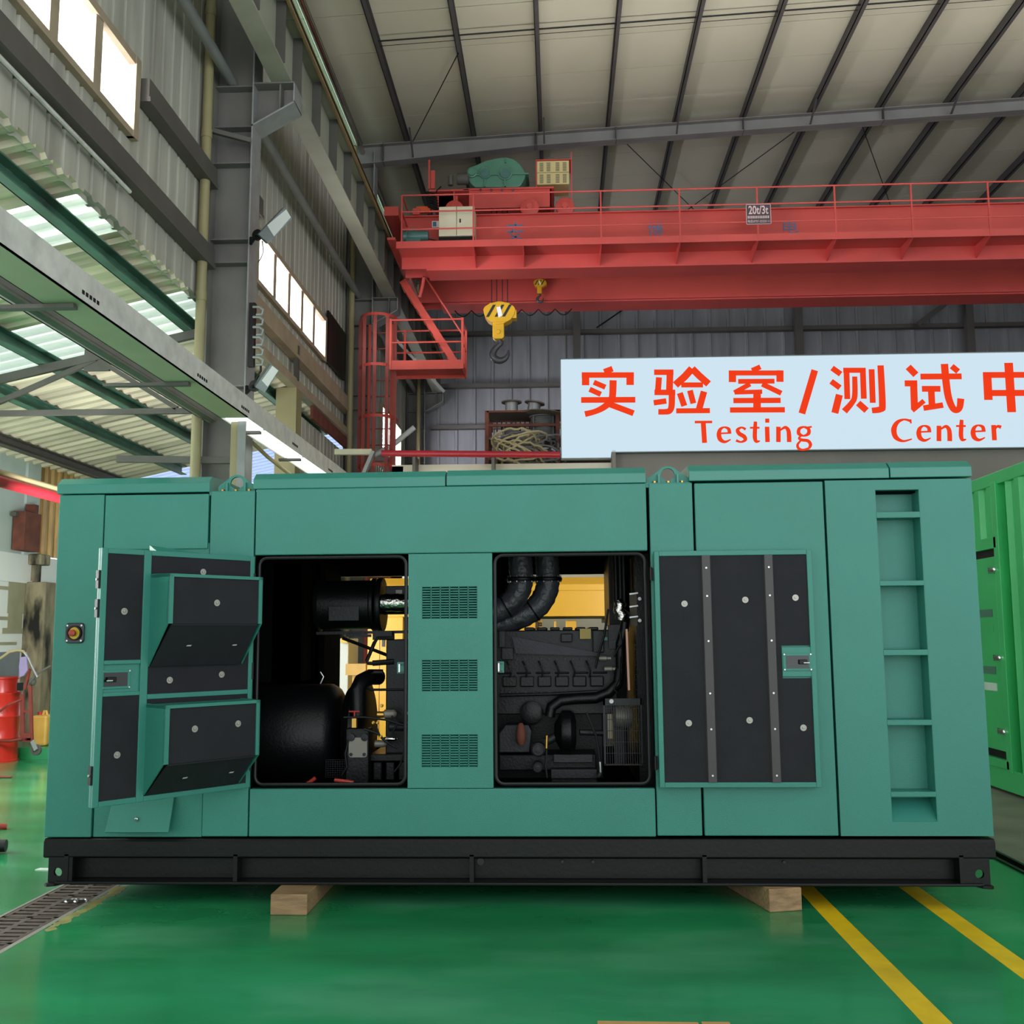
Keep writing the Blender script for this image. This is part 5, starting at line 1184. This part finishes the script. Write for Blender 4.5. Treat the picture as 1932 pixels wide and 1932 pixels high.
m.build('door_frame', 'container_green', K, bevel=.006)
m = MB(); m.box(KX+.03, KX+.05, DY0-.05, DY1+.03, DZ0-.07, DZ1+.03); m.build('door_gasket', 'rubber', K)
m = MB(); m.box(KX-.0, KX+.04, DY0, DY1, DZ0+.02, DZ1-.06); kd = m.build('door', 'container_green', K, bevel=.008)
for z in (.62, 1.36, 2.26):
    m = MB(); m.lathe([(.012,-.05),(.028,-.04),(.03,.0),(.03,.07),(.02,.09)], (KX-.02, DY0-.01, z), (0,1,0), 12); m.box(KX-.015, KX, DY0+.02, DY0+.14, z-.03, z+.03); m.build('hinge', 'chrome', kd, True)
for z_, mt_ in ((1.78,'gear_green'),(1.62,'container_green'),(1.19,'gear_green'),(1.02,'band_pale')): MB().box(KX-.006, KX, DY0+.12, DY1-.05, z_, z_+.08).build('door_band', mt_, kd)
g = MB(); g.box(3.10, 3.125, -3, 13.8, -.05, .012); g.box(3.195, 3.22, -3, 13.8, -.05, .012); g.box(3.125, 3.195, -3, 13.8, -.06, -.02)
tag(g.build('floor_rail', 'black_steel'), 'black floor rail groove between green paint and bare concrete', 'rail')

# ------------------------------------------------------------------ yellow generator behind the teal one
W = thing('yellow_generator', 'yellow enclosed generator seen through the open doors of the teal one', 'generator', (-.8, 11, 0))
wy = 11.0
x0, x1 = P(693,1240,wy).x, P(1147,1120,wy).x
zt, zb = P(1000,1092,wy).z, P(1000,1163,wy).z
m = MB(); m.prism([(wy,zb),(wy,zt-.06),(wy+.12,zt+.02),(wy+1.8,zt+.02),(wy+1.8,zb)], 'x', x0, x1); m.box(x0, x1, wy-.01, wy, zt-.13, zt-.06)
m.box(x0, P(760,1200,wy).x, wy, wy+1.8, .35, zb); m.box(P(1147,1120,wy).x, P(1156,1120,wy).x, wy+.02, wy+1.8, zb-.05, zt-.08); m.box(P(990,1170,wy).x-.2, P(1010,1170,wy).x, wy, wy+1.8, .35, zb)
m.build('canopy', 'genset_yellow', W, bevel=.01)
m = MB(); m.box(x0, x1+.4, wy+.1, wy+1.75, 0, .35); m.build('base_frame', 'black_steel', W)
m = MB(); m.box(x0+.1, x1, wy+.5, wy+1.6, .35, zb-.15); m.build('engine', 'engine_grey', W)
m = MB(); a, c_ = P(1067,1171,wy), P(1088,1182,wy); m.box(a.x,c_.x,wy+.1,wy+.3,c_.z-.4,a.z); a, c_ = P(1015,1168,wy), P(1023,1185,wy); m.box(a.x,c_.x,wy+.1,wy+.2,c_.z-.4,a.z); a, c_ = P(1045,1171,wy), P(1050,1182,wy); m.box(a.x,c_.x,wy+.1,wy+.2,c_.z-.4,a.z); m.build('engine_cover', 'genset_yellow', W, bevel=.01)
m = MB()
for u, v in ((1017,1176),(1021,1176),(1017,1180),(1021,1180)): m.lathe([(.012,0),(.012,.004)], P(u,v,wy+.1), (0,-1,0), 8)
m.build('cover_holes', 'hook_black', W)
m = MB(); q = P(716,1215,wy); m.box(q.x, q.x+.006, wy-.003, wy, .4, zb); m.build('door_seam', 'rust', W)
m = MB(); a, c_ = P(721,1207,wy), P(726,1220,wy); m.box(a.x,c_.x,wy-.012,wy,c_.z,a.z); m.build('door_handle', 'hook_black', W)
t = thing('white_cabinet', 'white cabinet beyond the yellow generator, seen through the left opening', 'cabinet', (-2.7, 12.2, 0))
m = MB(); m.box(P(642,1250,12.2).x-.25, P(657,1250,12.2).x, 12.2, 12.8, 0, P(650,1205,12.2).z); m.build('body', 'white_paint', t, bevel=.01)
m = MB(); a, c_ = P(643,1204,12.1), P(655,1213,12.1); m.box(a.x,c_.x,12.1,12.2,c_.z,a.z); m.build('yellow_top', 'yellow_plastic', t)
tag(MB().box(P(652,1262,11.8).x, P(690,1262,11.8).x, 11.8, 12.0, P(0,1275,11.8).z, P(0,1254,11.8).z).box(P(652,1262,11.8).x, P(690,1262,11.8).x, 11.8, 12.0, 0, .3).box(P(668,1262,11.8).x-.03, P(668,1262,11.8).x+.03, 11.85, 11.95, .3, P(0,1275,11.8).z).build('wooden_bench', 'jerry_amber'), 'amber wooden bench behind the generator, seen through the left opening', 'bench')

# ------------------------------------------------------------------ left side: drum, trolley, jerrycan
dxx, dyy = P(-8, 1400, 13.3).x, 13.3
t = thing('oil_drum', 'red steel oil drum by the white wall at the left edge', 'drum', (dxx, dyy, 0))
m = MB(); m.lathe([(.27,0),(.285,.0),(.285,.02),(.275,.03),(.275,.28),(.287,.30),(.275,.32),(.275,.56),(.287,.58),(.275,.60),(.275,.84),(.287,.86),(.287,.885),(.268,.885),(.268,.87)], (dxx,dyy,0), (0,0,1), 36); m.build('body', 'drum_red', t, True)
dx2 = -7.6
t = thing('oil_drum', 'second red steel drum standing behind the first at the left edge', 'drum', (dx2, 13.72, .15))
m = MB(); m.lathe([(r_*.8,z_) for r_,z_ in [(.285,0),(.285,.02),(.275,.03),(.275,.30),(.287,.32),(.275,.34),(.275,.60),(.287,.62),(.275,.64),(.275,.89),(.287,.90),(.287,.925),(.268,.925)]], (dx2,13.72,.15), (0,0,1), 36); m.build('body', 'drum_red', t, True)
t = thing('drum_trolley', 'rusty red drum trolley with a caster, standing beside the red oil drum', 'trolley', P(55,1400,13.1).xy.to_3d())
def L3(u, v, y=12.3): return P(u, v, y+.75)
m = MB()
m.beam(L3(42,1310), L3(43,1398), .05, .03, (0,1,0)); m.beam(L3(57,1292), L3(60,1398), .04, .03, (0,1,0)); m.beam(L3(43,1396), L3(62,1396), .04, .05); m.beam(L3(44,1342), L3(58,1342), .03, .03)
m.beam(L3(47,1300), L3(56,1262), .03, .03, (0,1,0)); m.box(L3(43,1380).x, L3(60,1380).x, 13.03, 13.09, L3(0,1397).z, L3(0,1383).z)
m.tube([L3(0,1342,12.2), L3(15,1330,12.2), L3(40,1320,12.28)], .014, 8); m.tube([L3(-5,1398,12.25), L3(20,1398,12.25), L3(42,1394,12.28)], .018, 8)
fr = m.build('frame', 'trolley_red', t)
m = MB(); m.tube([L3(56,1288,12.25), L3(72,1270,12.25), L3(96,1256,12.25)], .014, 8); m.lathe([(.03,0),(.05,.02),(.05,.06),(.02,.08)], L3(56,1286), (1,0,0), 14); m.build('lever_handle', 'beam_dark', t, True)
m = MB(); m.lathe([(.05,-.02),(.068,-.018),(.07,0),(.068,.018),(.05,.02)], L3(68,1415,12.2), (0,1,0), 24); cw = m.build('caster_wheel', 'wheel_grey', t, True)
m = MB(); m.beam(L3(61,1398,12.2), L3(68,1415,12.15), .05, .02, (0,1,0)); m.build('caster_fork', 'pipe_grey', cw)
m = MB(); m.box(L3(36,1290).x, L3(42,1290).x, 13.0, 13.08, L3(0,1303).z, L3(0,1288).z); m.build('clamp', 'engine_black', t)
tag(MB().prism([(L3(43,1240).x,L3(43,1240).z),(L3(55,1238).x,L3(55,1238).z),(L3(57,1265).x,L3(57,1265).z),(L3(50,1275).x,L3(50,1275).z),(L3(42,1278).x,L3(42,1278).z),(L3(41,1258).x,L3(41,1258).z)], 'y', 12.97, 13.01).build('cleaning_rag', 'rag_lilac', None, bevel=.01), 'lilac rag hanging on the rusty drum trolley', 'cloth')
t = thing('pump_hose', 'cream hose with a metal nozzle arching over the red drum', 'hose', (dxx, 12.2, 1))
m = MB(); m.tube([L3(-12,1250,12.3), L3(4,1240,12.3), L3(18,1230,12.3), L3(34,1227,12.3), L3(44,1229,12.3), L3(49,1236,12.28)], .018, 10); m.build('hose', 'hose_cream', t, True)
m = MB(); m.tube([L3(47,1232,12.27), L3(54,1243,12.26), L3(64,1265,12.24), L3(71,1278,12.23)], [.022,.014,.012,.018], 10); m.build('nozzle', 'zinc', t, True)
jx0, jx1 = P(58,1380,13.7).x, P(94,1380,13.7).x
t = thing('jerrycan', 'translucent amber plastic jerrycan on the floor behind the trolley', 'jerrycan', (jx0, 13.7, 0))
m = MB(); m.box(jx0, jx1-.05, 13.7, 14.0, .15, P(0,1350,13.7).z); jb = m.build('body', 'jerry_amber', t, bevel=.03)
m = MB(); zj = P(0,1350,13.7).z; m.tube([(jx0+.08,13.85,zj-.01),(jx0+.10,13.85,zj+.05),(jx1-.14,13.85,zj+.05),(jx1-.12,13.85,zj-.01)], .018, 8); m.build('handle', 'jerry_amber', t, True)
m = MB(); m.cyl((jx0+.04,13.85,zj-.01),(jx0+.04,13.85,zj+.04),.03,n=14); m.build('cap', 'red_plastic', t, True)
tag(MB().box(-7.88, -5.2, 13.5, 14.7, 0, .15).build('low_plinth', 'floor_green'), 'low green painted plinth under the jerrycan', 'plinth')
# brick pier, meter box, pipes on the outer wall
tag(MB().box(XL, XL+.32, 14.75, 15.15, 0, 2.42).box(XL, XL+.12, 14.9, 15.0, 2.42, 2.82).box(XL, XL+.2, 14.8, 15.1, 2.68, 2.84).build('brick_pier', 'brick_dirty', None, bevel=.02), 'dirty stained brick pier at the end of the white wall', 'pier')
t = thing('meter_box', 'dark rusty steel box on the wall above the brick pier', 'box', (XL, 14.6, 2.85))
MB().box(XL+.02, XL+.2, 14.3, 14.75, 2.86, 3.42).build('body', 'rust', t); MB().box(XL+.02, XL+.16, 14.62, 14.74, 3.42, 3.56).build('conduit_stub', 'rust', t); MB().box(XL+.02, XL+.1, 14.22, 14.3, 3.34, 3.40).build('bracket', 'beam_dark', t)
tag(MB().tube([(-5.5, 5, 3.13), (-5.5, 21, 3.13)], .058, 14).build('fire_pipe', 'pipe_red', None, True), 'dark red pipe running past the left end of the generator', 'pipe')
tag(MB().tube([(-5.52, 5, 3.225), (-5.52, 21, 3.225)], .034, 12).build('upper_pipe', 'hose_cream', None, True), 'thin cream pipe lying on the dark red pipe', 'pipe')
# ------------------------------------------------------------------ light trough, floodlights, hooks on the nearest column
TX0, TX1, TZ0, TZ1 = -3.16, -2.9, 3.64, 3.84
t = thing('light_trough', 'long galvanised cable trough with strip lamps running past the nearest column', 'lamp trough', (TX1, 4, TZ0))
m = MB(); m.box(TX1-.008, TX1, 3, 14.2, TZ0, TZ1); m.box(TX0, TX0+.008, 3, 14.2, TZ0, TZ0+.08); tr = m.build('side_rail', 'galv', t)
m = MB()
for y in (5.9, 7.9, 9.05, 10.85, 12.6):
    for k in range(5): m.box(TX1-.001, TX1+.003, y+k*.05, y+k*.05+.03, TZ0+.05, TZ0+.075)
m.build('knockouts', 'pit_black', tr)
m = MB(); m.box(TX0, TX1, 3, 9.25, TZ0, TZ0+.012); m.build('cover_plate', 'tray_green', t); m = MB(); m.box(TX0, TX1, 12.9, 14.2, TZ0, TZ0+.012); m.build('cover_plate', 'tray_green', t)
for y0, y1 in ((9.3, 9.85), (9.95, 11.4), (11.5, 12.85)):
    m = MB(); m.box(TX0+.03, TX1-.03, y0, y1, TZ0+.0, TZ0+.02); m.build('strip_lamp', 'lamp_lit', t)
for y in (5.95, 7.9, 9.87, 11.45, 12.9): 
    MB().box(TX0-.5 if y < 9 else TX0-.05, TX1-.06, y-.03, y+.03, TZ0-.03, TZ0-.004).build('hanger_bar', 'beam_dark', t)
tag(MB().box(-3.03,-2.95,9.36,9.37,0,3.63).box(-3.03,-3.02,9.37,9.42,0,3.63).build('steel_strut', 'galv_dull'), 'grey steel channel strut holding up the light trough', 'strut')
tag(MB().box(-3.10,-3.032,9.38,9.43,0,3.63).build('timber_strut', 'pipe_cream'), 'cream timber strut beside the grey channel strut', 'strut')
t = thing('angle_bracket', 'grey angle bracket at the far end of the light trough', 'bracket', (-2.9, 14.2, 3.6))
MB().beam(P(632,853,14.3), P(702,853,14.3), .08, .08).build('arm', 'tray_green', t); MB().beam(P(705,852,14.2), P(684,900,14.2), .05, .12, (0,1,0)).build('stay', 'galv_dull', t)
tag(MB().tube([P(476,835,10.8), P(505,862,11.2), P(540,890,11.6), P(560,905,11.8)], .022, 8).build('sagging_cable', 'hose_cream', None, True), 'cream cable sagging below the light trough behind the strut', 'cable')
tag(MB().tube([(-3.9,10.8,3.35),(-3.9,14.0,3.35)], .06, 12).build('low_pipe', 'pipe_cream', None, True), 'cream pipe below the strip lamps, running between column and wall post', 'pipe')
def flood(lab, pts, y, lens):
    t = thing('floodlight', lab, 'floodlight', P(*pts[0], y), 'floodlights on the nearest column')
    q = [P(u, v, y) for u, v in pts]; bk = Vector((-.06, .13, .05))
    m = MB(); m.add(q+[v+bk for v in q], [(0,1,2,3),(7,6,5,4),(0,1,5,4),(1,2,6,5),(2,3,7,6),(3,0,4,7)]); m.build('housing', 'flood_grey', t, bevel=.006)
    q2 = [P(u, v, y-.006) for u, v in lens]; m = MB(); m.add(q2+[v+Vector((0,.004,0)) for v in q2], [(0,1,2,3),(7,6,5,4),(0,1,5,4),(1,2,6,5),(2,3,7,6),(3,0,4,7)]); m.build('lens', 'flood_lens', t)
    a = q[0]; m = MB(); m.tube([a+bk*.6, Vector((-3.28, y+.25, a.z)), Vector((-3.29, y+.28, a.z+.08))], .018, 8); m.lathe([(.06,0),(.06,.03)], a+bk*.7, (.3,1,0), 16); m.build('bracket', 'engine_black', t, True)
    return t
flood('grey floodlight high on the nearest column, angled down right', ((487,442),(537,390),(552,412),(506,460)), 10.15, ((504,425),(540,395),(549,410),(517,446)))
flood('grey floodlight lower on the nearest column, above the light trough', ((481,730),(511,687),(527,699),(499,742)), 10.15, ((494,718),(514,690),(525,699),(505,730)))
t = thing('hook_rack', 'black rail with a column of steel hooks on the nearest column', 'hook rack', (-3.25, 10.3, 4.4))
m = MB(); a, c_ = P(471,572,10.36), P(479,692,10.36); m.box(a.x,c_.x,10.34,10.40,c_.z,a.z); m.build('rail', 'engine_black', t)
for k in range(6):
    v = 579+k*19; m = MB(); pts = [P(478,v,10.32), P(490,v,10.28), P(496,v+5,10.26), P(495,v+14,10.26), P(484,v+15,10.28)]
    m.tube(pts, .014, 8); m.build('hook', 'pipe_grey', t, True)
MB().tube([P(492,v_,10.3) for v_ in (690,700)]+[P(484,712,10.3), P(480,722,10.3)], .012, 8).build('hanging_wire', 'black_steel', t, True)
tag(MB().tube([P(495,455,10.2), P(497,475,10.2), P(492,488,10.2), P(487,495,10.2)], .006, 6).build('lamp_wire', 'black_steel', None, True), 'thin black wire dangling below the upper floodlight', 'wire')

# ------------------------------------------------------------------ floor things
gx0, gx1 = DX0, DX1
t = thing('drain_grate', 'rusty slotted iron grate over the floor drain on the left', 'grate', (gx0, 3.5, 0))
y = 3.5; n = 0
while y < 7.9:
    m = MB(); L2 = .49
    xm = (gx0+gx1)/2
    for x0_, x1_ in ((gx0+.004, gx0+.03), (xm-.018, xm+.018), (gx1-.03, gx1-.004)): m.box(x0_, x1_, y, y+L2, -.03, .0)
    k = 0
    while k*.07 < L2-.03: m.box(gx0+.03, xm-.018, y+k*.07, y+k*.07+.036, -.03, -.0005); m.box(xm+.018, gx1-.03, y+k*.07-.02 if k else y, y+k*.07+.022, -.03, -.0005); k += 1
    m.box(gx0+.004, gx1-.004, y+L2-.02, y+L2, -.03, 0)
    m.build('grate_panel', 'grate_iron', t); y += .5
m = MB(); q = P(150,1702,0.0+6.3); 
for px, py in ((135,1702),(152,1702)):
    d = ray(px,py); q = CAMP+d*(-CAMH/d.z); m.tube([(q.x+.035*math.cos(a), q.y+.035*math.sin(a), .008) for a in [2*math.pi*i/10 for i in range(8)]], .007, 6)
tag(m.build('wire_scrap', 'zinc', None, True), 'bright curled wire scrap lying on the drain grate', 'scrap')
def fl(px, py): d = ray(px,py); return CAMP+d*(-CAMH/d.z)
q = fl(82,1641); tag(MB().prism([(q.x-.05,q.y-.02),(q.x+.06,q.y-.03),(q.x+.07,q.y+.03),(q.x-.04,q.y+.03)], 'z', .0, .006).build('paper_scrap', 'paper'), 'white paper scrap on the floor at the left end of the skid', 'paper')
q0, q1 = fl(1127,1929), fl(1316,1927)
tag(MB().box(q0.x, q1.x, q0.y-.5, q0.y, 0, .008).build('cardboard_piece', 'card', None, bevel=.006), 'edge of a cardboard piece at the bottom of the picture, the longer one', 'cardboard')
q0, q1 = fl(1323,1930), fl(1376,1929)
tag(MB().box(q0.x, q1.x, q0.y-.5, q0.y, 0, .007).build('cardboard_piece', 'card', None, bevel=.006), 'edge of a small cardboard piece at the bottom beside the longer one', 'cardboard')
q = fl(2,1610); tag(MB().cyl((q.x-.12,q.y,.05),(q.x+.02,q.y+.03,.05),.045,n=14).build('black_roller', 'rubber', None, True), 'black rubber object at the left edge of the floor', 'wheel')
q = fl(2,1565); tag(MB().tube([(q.x-.2,q.y,.03),(q.x,q.y,.025),(q.x+.04,q.y+.02,.02)], .022, 10).build('pink_hose_end', 'red_plastic', None, True), 'pinkish red hose end on the floor at the left edge', 'hose')
q = fl(18,1469); tag(MB().tube([(q.x-.3,q.y,.02),(q.x,q.y+.05,.012)], .012, 8).build('red_rod', 'rust', None, True), 'thin rusty rod on the floor in front of the red drum', 'rod')
